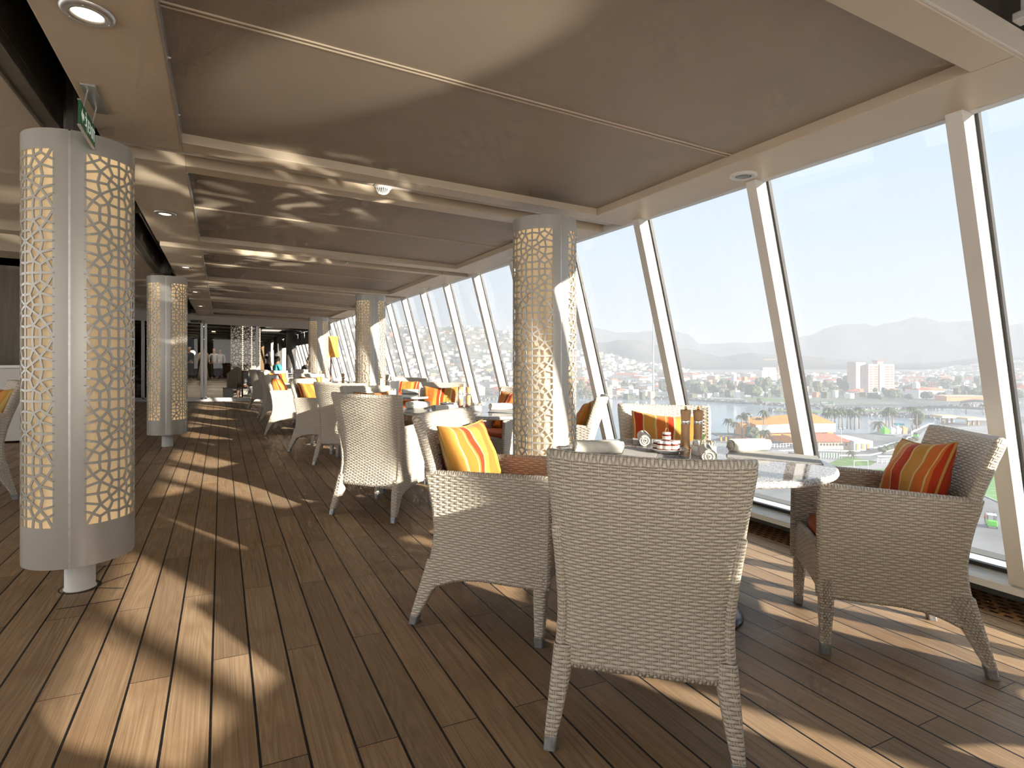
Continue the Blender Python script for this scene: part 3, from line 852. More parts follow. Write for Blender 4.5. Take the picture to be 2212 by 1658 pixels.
def make_pillow():
    root = empty('throw_cushion')
    a = 0.220; T = 0.085; n = 18
    mb = MB(); rng = random.Random(3)
    for sgn in (1, -1):
        rows = []; uv = []
        for i in range(n+1):
            row = []; u = []
            for j in range(n+1):
                s = math.sin((i/n-0.5)*PI); t = math.sin((j/n-0.5)*PI)
                pin = 1-0.10*(1-t*t)*abs(s)**3; pin2 = 1-0.10*(1-s*s)*abs(t)**3
                th = T*(max(0, (1-s*s)*(1-t*t)))**0.42
                th *= 1+0.12*math.sin(s*5+t*3)+0.06*math.sin(t*9)
                row.append((a*s*pin, sgn*th, a*t*pin2)); u.append((0.5+0.5*s if sgn > 0 else 0.5-0.5*s, 0.5+0.5*t))
            rows.append(row); uv.append(u)
        mb.grid(rows, uv, flip=sgn < 0)
    mb.build('cushion_body', M['stripe'], root, smooth=True)
    mb = MB(); path = []
    for (p, q) in (((-1, -1), (1, -1)), ((1, -1), (1, 1)), ((1, 1), (-1, 1)), ((-1, 1), (-1, -1))):
        for k in range(10):
            t = k/10; s_ = p[0]+(q[0]-p[0])*t; t_ = p[1]+(q[1]-p[1])*t
            path.append((a*s_*(1-0.10*(1-t_*t_)*abs(s_)**3), 0, a*t_*(1-0.10*(1-s_*s_)*abs(t_)**3)))
    mb.tube(path, 0.006, 6, closed=True)
    mb.build('piping', M['piping'], root, smooth=True)
    return root

CH = make_chair(); PL = make_pillow(); used_ch = [False]; used_pl = [False]
def fdir(deg): return (math.cos(math.radians(deg)), math.sin(math.radians(deg)))
def add_chair(x, y, deg, label, cushion=None, yaw=0, dx=0, fy=-0.165, roll=0):
    c = CH if not used_ch[0] else copy_tree(CH); used_ch[0] = True
    place(c, on_deck(x, y), math.radians(deg-90), True); c.scale = (1, 1, 1)
    tag(c, label, 'chair', 'white wicker armchairs')
    if cushion:
        p = PL if not used_pl[0] else copy_tree(PL); used_pl[0] = True
        Mt = Matrix.Translation(Vector(on_deck(x, y))) @ Matrix.Rotation(math.atan(S), 4, 'Y') @ Matrix.Rotation(math.radians(deg-90), 4, 'Z') \
            @ Matrix.Translation(Vector((dx, fy-0.018, 0.683))) @ Matrix.Rotation(math.radians(yaw), 4, 'Z') @ Matrix.Rotation(math.radians(19), 4, 'X') @ Matrix.Rotation(math.radians(roll), 4, 'Y')
        p.rotation_euler = Mt.to_euler('XYZ'); p.location = Mt.to_translation()
        tag(p, cushion, 'cushion', 'striped throw cushions')
    return c

fg = add_chair(1.328, 1.601, 51.5, 'white wicker armchair in the foreground with its whole back turned to the camera')
fg.scale = (1, 1, 0.978)
add_chair(1.205, 2.475, -46, 'white wicker armchair left of the nearest table, seen side-on with a striped cushion', 'orange and gold striped cushion on the side-on chair left of the nearest table', yaw=-6, fy=-0.15)
add_chair(2.665, 1.56, 137, 'white wicker armchair at the right of the nearest table with an orange seat showing', 'shaded red and gold striped cushion on the chair at the far right', yaw=5, dx=0.03, fy=-0.125, roll=5)
add_chair(2.50, 2.70, 241, 'white wicker armchair on the window side of the nearest table, only its back top showing', 'orange striped cushion on the chair facing the camera across the nearest table', yaw=-4, dx=0.02, roll=-3)
add_chair(1.19, 4.575, 42, 'white wicker armchair at the second table, sunlit back to the walkway', None)
add_chair(1.42, 5.50, -62, 'white wicker armchair across the second table, cushion showing above the sunlit back before it', 'red and cream striped cushion showing above the sunlit second-table chair', yaw=0, dx=-0.02)
add_chair(2.70, 4.32, 140, 'white wicker armchair seen edge-on just right of the big sunlit lattice column', 'dark orange cushion peeping beside the big sunlit lattice column')
add_chair(2.74, 5.62, 203, 'white wicker armchair with orange seat by the windows, left of the big sunlit column', 'striped cushion on the orange-seated chair left of the big sunlit column', dx=0.03)
add_chair(2.42, 6.90, 238, 'white wicker armchair by the windows facing the camera with a pale gold cushion', 'pale gold and orange striped cushion on the chair by the windows facing the camera')
add_chair(1.356, 6.916, 55, 'white wicker armchair at the third table with its back to the walkway')
add_chair(1.212, 7.93, -38, 'white wicker armchair beside the walkway at the third table, angled with a big cushion', 'cream and orange striped cushion on the angled walkway chair at the third table', yaw=-5)
add_chair(2.72, 9.35, 236, 'white wicker armchair by the windows beyond the second column on the window side', 'orange cushion on the window-side chair just right of the second window-side column')
add_chair(2.65, 7.05+0.0, 138, 'white wicker armchair turned to the third table, its side close to the windows') if False else None
add_chair(1.02, 9.98, -18, 'white wicker armchair at the fourth table with a cushion, side to the walkway', 'long orange striped cushion on the fourth-table walkway chair', yaw=-5)
add_chair(1.55, 10.95, -70, 'white wicker armchair at the fourth table facing the camera', 'orange and cream cushion on the fourth-table chair facing the camera')
add_chair(1.0, 12.35, 2, 'white wicker armchair at the fifth table, back leg on the walkway', 'small orange cushion on the fifth-table walkway chair', yaw=0)
add_chair(1.25, 13.9, -60, 'white wicker armchair beyond the fifth table facing the camera', 'small striped cushion on the chair beyond the fifth table')
add_chair(1.02, 15.2, 38, 'farthest white wicker armchair on the walkway, in shade by the glass doors')
add_chair(2.7, 11.9, 215, 'white wicker armchair between the second and third window-side columns', 'red cushion on the chair between the two farther window-side columns')
add_chair(2.0, 16.9, 250, 'white wicker armchair against the far glass wall', None)
add_chair(-1.885, 6.085, 200, 'white wicker armchair cut by the left edge of the photo', 'red and orange cushion at the left edge of the photo', yaw=10, dx=-0.05)
# unseen seats added behind and beside the viewer to shade the foreground
add_chair(0.45, -1.60, 40, 'unseen white wicker armchair added for its shadow behind the viewer, back to the walkway')
add_chair(1.98, -0.45, 235, 'unseen white wicker armchair added for its shadow behind the viewer, facing aft')
add_chair(1.34, -0.20, 240, 'unseen white wicker armchair added for its shadow close beside the viewer, on the right')
add_chair(0.56, -0.38, -42, 'white wicker armchair added for its shadow beside the viewer, out of frame')
add_chair(2.72, 0.40, 243, 'white wicker armchair added for its shadow just outside the frame, back to the windows')

# ---- tables
def make_table():
    r = empty('granite_table')
    mb = MB(); mb.lathe([(0.0, 0.762), (0.635, 0.762), (0.640, 0.7605)], 96); mb.build('table_top', M['granite_top'], r, smooth=False)
    mb = MB(); prof = [(0.640, 0.7605), (0.647, 0.757), (0.650, 0.747), (0.650, 0.742), (0.645, 0.734), (0.633, 0.731), (0.0, 0.731)]
    mb.lathe(prof, 96); mb.build('table_edge', M['granite_edge'], r, smooth=True)
    mb = MB(); mb.lathe([(0.0, 0.7305), (0.50, 0.7305), (0.50, 0.722), (0.40, 0.708), (0.12, 0.695), (0.0, 0.695)], 64); mb.build('under_plate', M['black_gloss'], r, smooth=False)
    mb = MB(); mb.lathe([(0.10, 0.70), (0.05, 0.64), (0.042, 0.55), (0.042, 0.10), (0.055, 0.075)], 32); mb.build('pedestal', M['base_metal'], r, smooth=True)
    mb = MB(); mb.lathe([(0.05, 0.095), (0.10, 0.075), (0.18, 0.052), (0.24, 0.030), (0.265, 0.014), (0.268, 0.004), (0.262, 0.0), (0.0, 0.0)], 64); mb.build('base', M['base_metal'], r, smooth=True)
    return r
TB = make_table()
tabs = [(2.05, 2.12, 'round speckled granite table nearest the camera'), (2.05, 4.90, 'round granite table left of the big sunlit column, second from the camera'),
        (1.98, 7.60, 'round granite table third from the camera'), (2.0, 10.4, 'round granite table fourth along the windows, mostly hidden by chairs'), (2.0, 12.95, 'round granite table fifth along the windows, mostly hidden by chairs'),
        (-2.35, 5.3, 'round granite table of the left-edge chair'), (1.15, -1.25, 'unseen round granite table added behind the viewer for its shadow')]  # last table is unseen, added with its chairs to shade the foreground
TT = []
for i, (x, y, lb) in enumerate(tabs):
    t = TB if i == 0 else copy_tree(TB)
    place(t, on_deck(x, y), 0, True); tag(t, lb, 'table', 'round granite tables'); TT.append((x, y))
HT = 0.7625
def on_top(o, x, y, rz=0, dz=0.0):
    """stand o on the table plane at world x, y"""
    Mt = Matrix.Translation(Vector((x, y, HT+dz-S*x))) @ Matrix.Rotation(math.atan(S), 4, 'Y') @ Matrix.Rotation(rz, 4, 'Z')
    o.rotation_euler = Mt.to_euler('XYZ'); o.location = Mt.to_translation()

def once(maker):
    st = {}
    def get():
        if 'o' not in st: st['o'] = maker(); return st['o']
        return copy_tree(st['o'])
    return get
def mk_napkin():
    r = empty('napkin_roll')
    mb = MB(); n = 28; L = 0.118; R = 0.031
    rows = []
    for i in range(11):
        y = -L+2*L*i/10; row = []
        for j in range(n):
            a = 2*PI*j/n
            rr = R*(1+0.05*math.sin(3*a+y*30)+0.03*math.sin(7*a))*(1-0.03*abs(i-5)/5)
            row.append((rr*math.cos(a), y+0.006*math.sin(a*2), R*0.96+rr*math.sin(a)))
        rows.append(row)
    ids = mb.grid(rows, wrap=True)
    # spiral folded ends
    for end, y in ((0, -L), (1, L)):
        for ring in range(5):
            r0, r1 = R*(1-ring*0.2), R*(1-(ring+1)*0.2)
            dy = (0.004 if ring % 2 else -0.004)*(1 if end else -1)
            a_ = [(r0*math.cos(2*PI*j/n), y, R*0.96+r0*math.sin(2*PI*j/n)) for j in range(n)]
            b_ = [(r1*math.cos(2*PI*j/n)*(1+.1*math.sin(3*j)), y+dy, R*0.96+r1*math.sin(2*PI*j/n)) for j in range(n)]
            mb.grid([a_, b_], wrap=True)
    mb.build('linen', M['linen'], r, smooth=True)
    mb = MB()
    mb.grid([[(0.012, -L*0.95, 0.0635), (0.0125, 0, 0.0645), (0.012, L*0.95, 0.0635)], [(0.033, -L*0.97, 0.045), (0.0345, 0, 0.045), (0.033, L*0.97, 0.045)], [(0.036, -L, 0.012), (0.037, 0, 0.012), (0.036, L, 0.012)]])
    mb.build('fold', M['linen'], r, smooth=True)
    return r
napkin = once(mk_napkin)
def mk_cut():
    r = empty('cutlery_set')
    for dx in (-0.011, 0.0, 0.011):
        mb = MB(); mb.tube([(dx, 0, 0.028), (dx, 0.05, 0.030), (dx*1.2, 0.09, 0.030), (dx*1.3, 0.105, 0.028)], [0.003, 0.004, 0.0052, 0.003], 8)
        mb.build('handle', M['chrome'], r, smooth=True)
    return r
cutlery = once(mk_cut)
def mk_mat():
    r = empty('placemat')
    mb = MB(); mb.grid([[(-0.21, -0.15, 0.0025), (0.21, -0.15, 0.0025)], [(-0.21, 0.15, 0.0025), (0.21, 0.15, 0.0025)]], [[(0, 0), (1, 0)], [(0, .7), (1, .7)]])
    mb.box(-0.21, 0.21, -0.15, 0.15, 0.0003, 0.0022); mb.build('mat', M['placemat'], r)
    return r
pmat = once(mk_mat)
def mk_mill():
    r = empty('pepper_mill')
    mb = MB(); mb.lathe([(0.0, 0.0), (0.027, 0.0), (0.0275, 0.01), (0.0235, 0.05), (0.0225, 0.10), (0.0235, 0.138)], 28); mb.build('body', M['mill_wood'], r, smooth=True)
    mb = MB(); mb.lathe([(0.0238, 0.138), (0.0245, 0.139), (0.0245, 0.156), (0.0238, 0.157)], 28); mb.build('metal_band', M['chrome'], r, smooth=True)
    mb = MB(); mb.lathe([(0.0235, 0.157), (0.0245, 0.175), (0.028, 0.205), (0.0275, 0.211), (0.012, 0.214), (0.0, 0.214)], 28); mb.build('head', M['mill_wood'], r, smooth=True)
    mb = MB(); mb.lathe([(0.005, 0.213), (0.0065, 0.216), (0.0065, 0.226), (0.004, 0.230), (0.0, 0.230)], 16); mb.build('knob', M['copper'], r, smooth=True)
    return r
mill = once(mk_mill)
def mk_jamstand():
    r = empty('jam_stand')
    mb = MB(); mb.lathe([(0.0, 0.004), (0.055, 0.004), (0.06, 0.0), (0.064, 0.004), (0.082, 0.014), (0.100, 0.021), (0.101, 0.024), (0.080, 0.019), (0.0, 0.012)], 48)
    mb.build('saucer', M['china'], r, smooth=True)
    mb = MB(); mb.tube([(-0.014, 0, 0.012), (-0.014, 0, 0.10)] + [(0.014*-math.cos(a*PI/8), 0, 0.108+0.016*math.sin(a*PI/8)) for a in range(9)] + [(0.014, 0, 0.10), (0.014, 0, 0.012)], 0.0016, 6)
    mb.build('wire_handle', M['copper'], r, smooth=True)
    return r
jamstand = once(mk_jamstand)
def mk_jar():
    r = empty('jam_jar')
    mb = MB(); mb.lathe([(0.0, 0.0), (0.0195, 0.0), (0.0215, 0.004), (0.0215, 0.026), (0.018, 0.031), (0.0, 0.031)], 24); mb.build('jar_body', simple('red_jam', (0.16, 0.018, 0.008), 0.1), r, smooth=True)
    mb = MB(); mb.lathe([(0.0217, 0.006), (0.0217, 0.023)], 24); mb.build('jar_label', M['jar_label'], r, smooth=True)
    mb = MB(); mb.lathe([(0.0205, 0.031), (0.0212, 0.032), (0.0212, 0.040), (0.0195, 0.042), (0.0, 0.042)], 24); mb.build('lid', M['china'], r, smooth=True)
    return r
jar = once(mk_jar)
def mk_sugar():
    r = empty('sachet_box')
    mb = MB(); a, b, h_, t = 0.050, 0.036, 0.046, 0.004
    mb.box(-a, a, -b, b, 0, t); mb.box(-a, a, -b, -b+t, t, h_); mb.box(-a, a, b-t, b, t, h_); mb.box(-a, -a+t, -b+t, b-t, t, h_); mb.box(a-t, a, -b+t, b-t, t, h_)
    mb.build('box', M['china'], r, bevel=0.0015)
    rng = random.Random(5)
    for i in range(13):
        mb = MB(); x = -0.040+0.0065*i; tl = rng.uniform(-0.25, 0.25)
        Mx_ = Matrix.Translation((x, rng.uniform(-.004, .004), 0.006)) @ Matrix.Rotation(tl, 4, 'Y')
        mb.box(-0.0012, 0.0012, -0.027, 0.027, 0, 0.058+rng.uniform(0, .012), Mx_)
        mb.build('sachet', [M['paper'], M['jar_label'], M['china']][i % 3], r)
    return r
sugar = once(mk_sugar)
def put(o, x, y, rz, lb, cat, group=None, dz=0.0):
    on_top(o, x, y, rz, dz); tag(o, lb, cat, group); return o
# table 1
put(pmat(), 2.47, 1.95, math.radians(-50), 'woven grey placemat at the right edge of the nearest table', 'placemat', 'woven placemats')
put(pmat(), 1.80, 2.36, math.radians(-45), 'woven grey placemat under the left napkin on the nearest table', 'placemat', 'woven placemats')
put(pmat(), 1.86, 1.83, math.radians(-38), 'woven placemat behind the top of the foreground chair back', 'placemat', 'woven placemats')
put(pmat(), 2.30, 2.50, math.radians(-38), 'woven placemat before the window-side chair of the nearest table', 'placemat', 'woven placemats')
put(napkin(), 1.645, 2.29, math.radians(70), 'rolled white napkin with cutlery at the left of the nearest table', 'napkin', 'rolled napkins', 0.003)
put(cutlery(), 1.548, 2.325, math.radians(70), 'knife and fork handles poking from the left napkin on the nearest table', 'cutlery', None, 0.002)
put(napkin(), 2.13, 2.53, math.radians(-36), 'rolled white napkin end-on before the striped cushion, showing its spiral', 'napkin', 'rolled napkins', 0.003)
put(napkin(), 2.05, 1.98, math.radians(-42), 'rolled white napkin right behind the foreground chair back', 'napkin', 'rolled napkins', 0.003)
put(napkin(), 2.50, 2.12, math.radians(80), 'rolled white napkin at the right of the nearest table, lying flat by the placemat', 'napkin', 'rolled napkins', 0.003)
put(jamstand(), 2.03, 2.235, math.radians(10), 'white saucer of jam jars with a tall wire loop on the nearest table', 'jam stand')
lab = ['front left jam jar on the saucer', 'front right jam jar on the saucer', 'right-hand jam jar on the saucer', 'back left jam jar on the saucer', 'back right jam jar on the saucer', 'left-hand jam jar on the saucer']
for i, a in enumerate((-150, -105, -50, 120, 50, 175)):
    rr = 0.047
    aa = math.radians(a+20)
    put(jar(), 2.03+rr*math.cos(aa), 2.235+rr*math.sin(aa), i, lab[i]+' of the nearest table', 'jam jar', 'jam jars', 0.018)
put(jar(), 2.035, 2.24, 1.0, 'topmost jam jar resting on the others under the wire loop', 'jam jar', 'jam jars', 0.0605)
put(mill(), 2.20, 2.28, 0, 'left wooden pepper mill with a metal band on the nearest table', 'mill', 'wooden mills')
put(mill(), 2.265, 2.255, 0, 'right wooden mill with a metal band on the nearest table', 'mill', 'wooden mills')
put(sugar(), 2.165, 2.115, math.radians(-18), 'white box of sugar sachets on the nearest table', 'sachet box')
# small plant
pt = empty('table_plant'); mb = MB()
mb.lathe([(0.0, 0.0), (0.016, 0.0), (0.020, 0.035), (0.0, 0.035)], 16); mb.build('pot', M['china'], pt, smooth=True)
mb = MB(); rng = random.Random(2)
for i in range(16):
    a = rng.uniform(0, 6.28); l = rng.uniform(.03, .06); w = .006
    t = Vector((math.cos(a)*.6, math.sin(a)*.6, 1)).normalized(); p = Vector((0, 0, .03))
    q = p+t*l; s__ = Vector((-math.sin(a), math.cos(a), 0))*w
    mb.face([mb.add(p), mb.add((p+q)/2+s__), mb.add(q), mb.add((p+q)/2-s__)])
mb.build('leaves', M['green_leaf'], pt); put(pt, 2.37, 2.33, 0, 'tiny green plant behind the sachet box on the nearest table', 'plant')
# table 2
put(napkin(), 1.66, 5.22, math.radians(105), 'rolled napkin at the far left of the second table', 'napkin', 'rolled napkins', 0.0)
put(napkin(), 1.78, 4.80, math.radians(-80), 'rolled napkin in front on the second table with cutlery sticking out', 'napkin', 'rolled napkins', 0.0)
put(cutlery(), 1.68, 4.782, math.radians(100), 'cutlery handles sticking from the front napkin on the second table', 'cutlery', None, 0.0)
put(napkin(), 2.40, 4.93, math.radians(95), 'rolled napkin beside the big sunlit column on the second table', 'napkin', 'rolled napkins', 0.0)
put(mill(), 2.02, 5.03, 0, 'left wooden mill on the second table', 'mill', 'wooden mills')
put(mill(), 2.085, 5.00, 0, 'right wooden mill on the second table', 'mill', 'wooden mills')
put(sugar(), 2.11, 4.88, math.radians(-10), 'white box of sachets on the second table', 'sachet box')
put(jamstand(), 1.92, 5.12, 0, 'saucer with jam jars and wire loop on the second table', 'jam stand')
for i in range(5):
    a = i*2*PI/5; put(jar(), 1.92+.046*math.cos(a), 5.12+.046*math.sin(a), i, ['front', 'right', 'back right', 'back left', 'left'][(i+4) % 5]+' jam jar on the second table saucer', 'jam jar', 'jam jars', 0.018)
put(pmat(), 1.80, 4.62, math.radians(-40), 'grey placemat on the near side of the second table', 'placemat', 'woven placemats')
put(pmat(), 2.38, 4.72, math.radians(50), 'grey placemat on the right side of the second table', 'placemat', 'woven placemats')
# table 3 on
put(napkin(), 2.36, 7.74, math.radians(90), 'rolled napkin on the third table, right side', 'napkin', 'rolled napkins')
put(napkin(), 1.72, 7.45, math.radians(60), 'rolled napkin on the third table, left side', 'napkin', 'rolled napkins')
put(mill(), 1.95, 7.75, 0, 'wooden mill on the third table', 'mill', 'wooden mills')
put(sugar(), 2.08, 7.70, 0.3, 'white sachet box on the third table', 'sachet box')
put(jamstand(), 1.85, 7.62, 0, 'jam saucer with wire loop on the third table', 'jam stand')
for i, (x, y) in enumerate(((2.0, 10.4), (2.0, 13.0))):
    put(sugar(), x+.05, y, 0.2, 'white sachet box on the %s table' % ('fourth', 'fifth')[i], 'sachet box')
    put(mill(), x-.06, y+.05, 0, 'wooden mill on the %s table' % ('fourth', 'fifth')[i], 'mill', 'wooden mills')
    put(napkin(), x+.3, y-.2, 1.2, 'rolled napkin on the %s table' % ('fourth', 'fifth')[i], 'napkin', 'rolled napkins')
# white menu stands
def mk_bucket():
    r = empty('white_bucket'); mb = MB()
    mb.lathe([(0.0, 0.0), (0.085, 0.0), (0.10, 0.16), (0.125, 0.165), (0.125, 0.175), (0.09, 0.172), (0.075, 0.02), (0.0, 0.015)], 4)
    mb.build('tub', M['china'], r); return r
bucket = once(mk_bucket)
put(bucket(), 1.72, 12.9, 0.8, 'white flared square tub on the fifth table left of the second column', 'tub')
put(bucket(), 2.15, 7.9, 0.8, 'white flared square tub on the third table', 'tub')

# floor lamp
fl = empty('floor_lamp', on_deck(2.60, 15.7)); tag(fl, 'wooden floor lamp with a mottled orange square shade near the far windows', 'lamp')
mb = MB(); mb.lathe([(0, 0), (0.16, 0), (0.16, 0.02), (0.03, 0.035), (0, 0.035)], 32); mb.build('base', M['teak_light'], fl, smooth=False)
mb = MB(); mb.cyl((0, 0, 0.03), (0, 0, 1.40), 0.018); mb.build('pole', M['teak_light'], fl, smooth=True)
mb = MB(); mb.lathe([(0.245, 1.30), (0.20, 1.86)], 4, M=Matrix.Rotation(0.9, 4, 'Z')); mb.build('lamp_shade', M['shade'], fl)

# ---- far room: wood chair, lattice lights, columns, people
wc = empty('wood_frame_chair', on_deck(0.70, 18.45), 0.25); tag(wc, 'wood-framed chair with grey padding just behind the glass doors', 'chair')
for sx_ in (-.22, .22):
    mb = MB(); mb.box(sx_-.018, sx_+.018, -.24, -.20, 0, .86); mb.build('leg', M['teak_light'], wc, bevel=.003)
    mb = MB(); mb.box(sx_-.018, sx_+.018, .20, .24, 0, .46); mb.build('leg', M['teak_light'], wc, bevel=.003)
mb = MB(); mb.box(-.2, .2, -.235, -.205, .82, .86); mb.box(-.2, .2, -.235, -.205, .40, .44); mb.box(-.2, .2, .205, .235, .38, .44); mb.build('rail', M['teak_light'], wc)
mb = MB(); mb.box(-.2, .2, -.245, -.19, .52, .82); mb.build('backrest', M['grey_fabric'], wc, bevel=.01)
mb = MB(); mb.box(-.21, .21, -.2, .22, .44, .50); mb.build('seat', M['grey_fabric'], wc, bevel=.015)
def dark_chair(x, y, rz, lb):
    r = empty('slat_back_chair', on_deck(x, y), rz); tag(r, lb, 'chair')
    dm = M.setdefault('dark_wood', wood('dark_chair_wood', (0.035, 0.016, 0.008), (0.07, 0.03, 0.015)))
    for sx_ in (-.2, .2):
        mb = MB(); mb.box(sx_-.02, sx_+.02, -.22, -.18, 0, 1.0); mb.build('leg', dm, r)
        mb = MB(); mb.box(sx_-.02, sx_+.02, .18, .22, 0, .45); mb.build('leg', dm, r)
    for z in (.6, .74, .88):
        mb = MB(); mb.box(-.18, .18, -.21, -.19, z, z+.07); mb.build('slat', dm, r)
    mb = MB(); mb.box(-.22, .22, -.2, .22, .43, .48); mb.build('seat', dm, r)
dark_chair(-2.05, 18.9, 0.3, 'dark slat-back chair behind the glass left of the second left column')
dark_chair(-2.0, 20.4, 2.6, 'second dark slat-back chair deeper behind the glass on the left')
for i, (x, y) in enumerate(((0.42, 19.3), (0.72, 20.4), (1.02, 21.4))):
    r = empty('light_pillar', on_deck(x, y)); tag(r, 'slim perforated white light pillar behind the doors, %s of the three' % ('left', 'middle', 'right')[i], 'light')
    mb = MB()
    mb.box(-.15, .15, -.02, 0.02, 0.05, 2.3)
    gg = NT('perforated_light') if i == 0 else None
    if gg:
        pos = gg.n('ShaderNodeTexCoord').outputs['Object']
        v = gg.n('ShaderNodeTexVoronoi', feature='DISTANCE_TO_EDGE'); gg.set(v.inputs['Vector'], pos); v.inputs['Scale'].default_value = 11
        hole = gg.m_('GREATER_THAN', v.outputs['Distance'], 0.12)
        M['perf'] = gg.fin(gg.bsdf(gg.mix(hole, (0.25, 0.25, 0.25, 1), (0.6, 0.57, 0.5, 1)), 0.4, Emission_Color=(1, .9, .75, 1), Emission_Strength=gg.m_('MULTIPLY', hole, 0.22)))
    mb.build('panel', M['perf'], r)
    mb = MB(); mb.box(-.17, -.15, -.03, .05, 0, 2.34); mb.box(.15, .17, -.03, .05, 0, 2.34); mb.build('side_frame', M['alu'], r)
    mb = MB()
    for z in [0.3+0.06*q for q in range(33)]: mb.box(.155, .175, -.045, -.03, z, z+.03)
    mb.build('bulb_strip', M['light_glow'], r)
wp = empty('white_plinth', on_deck(0.20, 18.5)); tag(wp, 'low sunlit white plinth behind the glass doors', 'plinth')
mb = MB(); mb.box(-.16, .10, -.15, .15, 0, .34); mb.build('block', M['china'], wp, bevel=.01)
mb = MB(); mb.box(-.17, .11, -.16, .16, .34, .36); mb.build('top', M['white_paint'], wp)
cu = empty('pleated_drape', on_deck(0.42, 18.75)); tag(cu, 'cream pleated drape behind the wood-framed chair', 'drape')
mb = MB(); rows = []
for j in range(2): rows.append([(-.28+.56*i/40, .03*math.sin(i*1.6), (.30, 1.0-0.25*abs(i-20)/20)[j]) for i in range(41)])
mb.grid(rows); mb.build('cloth', M['linen'], cu, smooth=True)
mb = MB(); mb.cyl((-.28, 0, 1.0), (.28, 0, 1.0), .008); mb.build('rod', M['alu'], cu)
for i, (x, y) in enumerate(((2.52, 24.6), (2.50, 30.4), (2.50, 37.5))):
    r = empty('round_grey_column', on_deck(x, y)); tag(r, 'dark grey round column in the room beyond the glass, %s from the camera' % ('first', 'second', 'third')[i], 'column')
    mb = MB(); mb.lathe([(0.19, 0.0), (0.19, 2.34)], 32); mb.build('shaft', M['grey_col'], r, smooth=True)
    mb = MB(); mb.lathe([(0.20, 0.0), (0.20, 0.12), (0.19, 0.12)], 32); mb.build('skirt', M['alu'], r, smooth=True)
# scalloped valances over the far windows
for i in range(9):
    y0 = 19.0+i*2.1
    r = empty('window_valance', on_deck(2.85, y0)); tag(r, 'grey scalloped valance over a far room window', 'valance', 'scalloped valances')
    mb = MB(); rows = [[], []]
    for k in range(43):
        y = 2.0*k/42; drop = 0.42+0.05*abs(math.sin(k*PI/7)); xx = 0.12*math.sin(k*PI/7)**2
        rows[0].append((0.0, y, 2.28)); rows[1].append((0.02-xx*0.5, y, 2.28-drop))
    mb.grid(rows); mb.build('cloth', M['grey_col'], r)
for i in range(2):  # glowing panels added in place of the shine on the far ceiling
    r = empty('ceiling_glow_panel', (1.75, 22.0+2.6*i, C-S*1.75-0.0)); tag(r, 'glowing panel in place of a bright ceiling reflection in the far room, %s' % ('nearer', 'farther')[i], 'light')
    mb = MB(); mb.box(-.35, .35, -.7, .7, -0.005, 0.01); mb.build('panel', simple('glow_panel%d' % i, (1, 1, 1), 0.5, emis=(1, .95, .88), es=1.2), r)
    mb = MB(); mb.box(-.38, -.35, -.72, .72, -0.02, 0.01); mb.box(.35, .38, -.72, .72, -0.02, 0.01); mb.build('frame', M['alu'], r)
for i, (x, y) in enumerate(((-0.5, 21), (-0.6, 24), (-0.3, 28), (-1.2, 33), (-0.9, 40))):
    r = empty('downlight', on_deck(x, y, C+0.01)); tag(r, 'warm downlight glowing in the dark far room', 'light', 'far room downlights')
    mb = MB(); mb.lathe([(0.0, -0.012), (0.06, -0.012), (0.08, 0.0)], 20); mb.build('lens', M['light_glow'], r)
globe = empty('pendant_globe', (-1.48, 37.5, 1.52)); tag(globe, 'warm glowing pendant globe among the standing people', 'light')
mb = MB(); mb.lathe([(0.001, -.16)]+[(0.16*math.cos(a), 0.16*math.sin(a)) for a in [(-PI/2+PI*k/12) for k in range(1, 12)]]+[(0.001, .16)], 20); mb.build('globe', M['light_glow'], globe, smooth=True)
mb = MB(); mb.cyl((0, 0, .16), (0, 0, .85), .008); mb.build('cord', M['black'], globe)

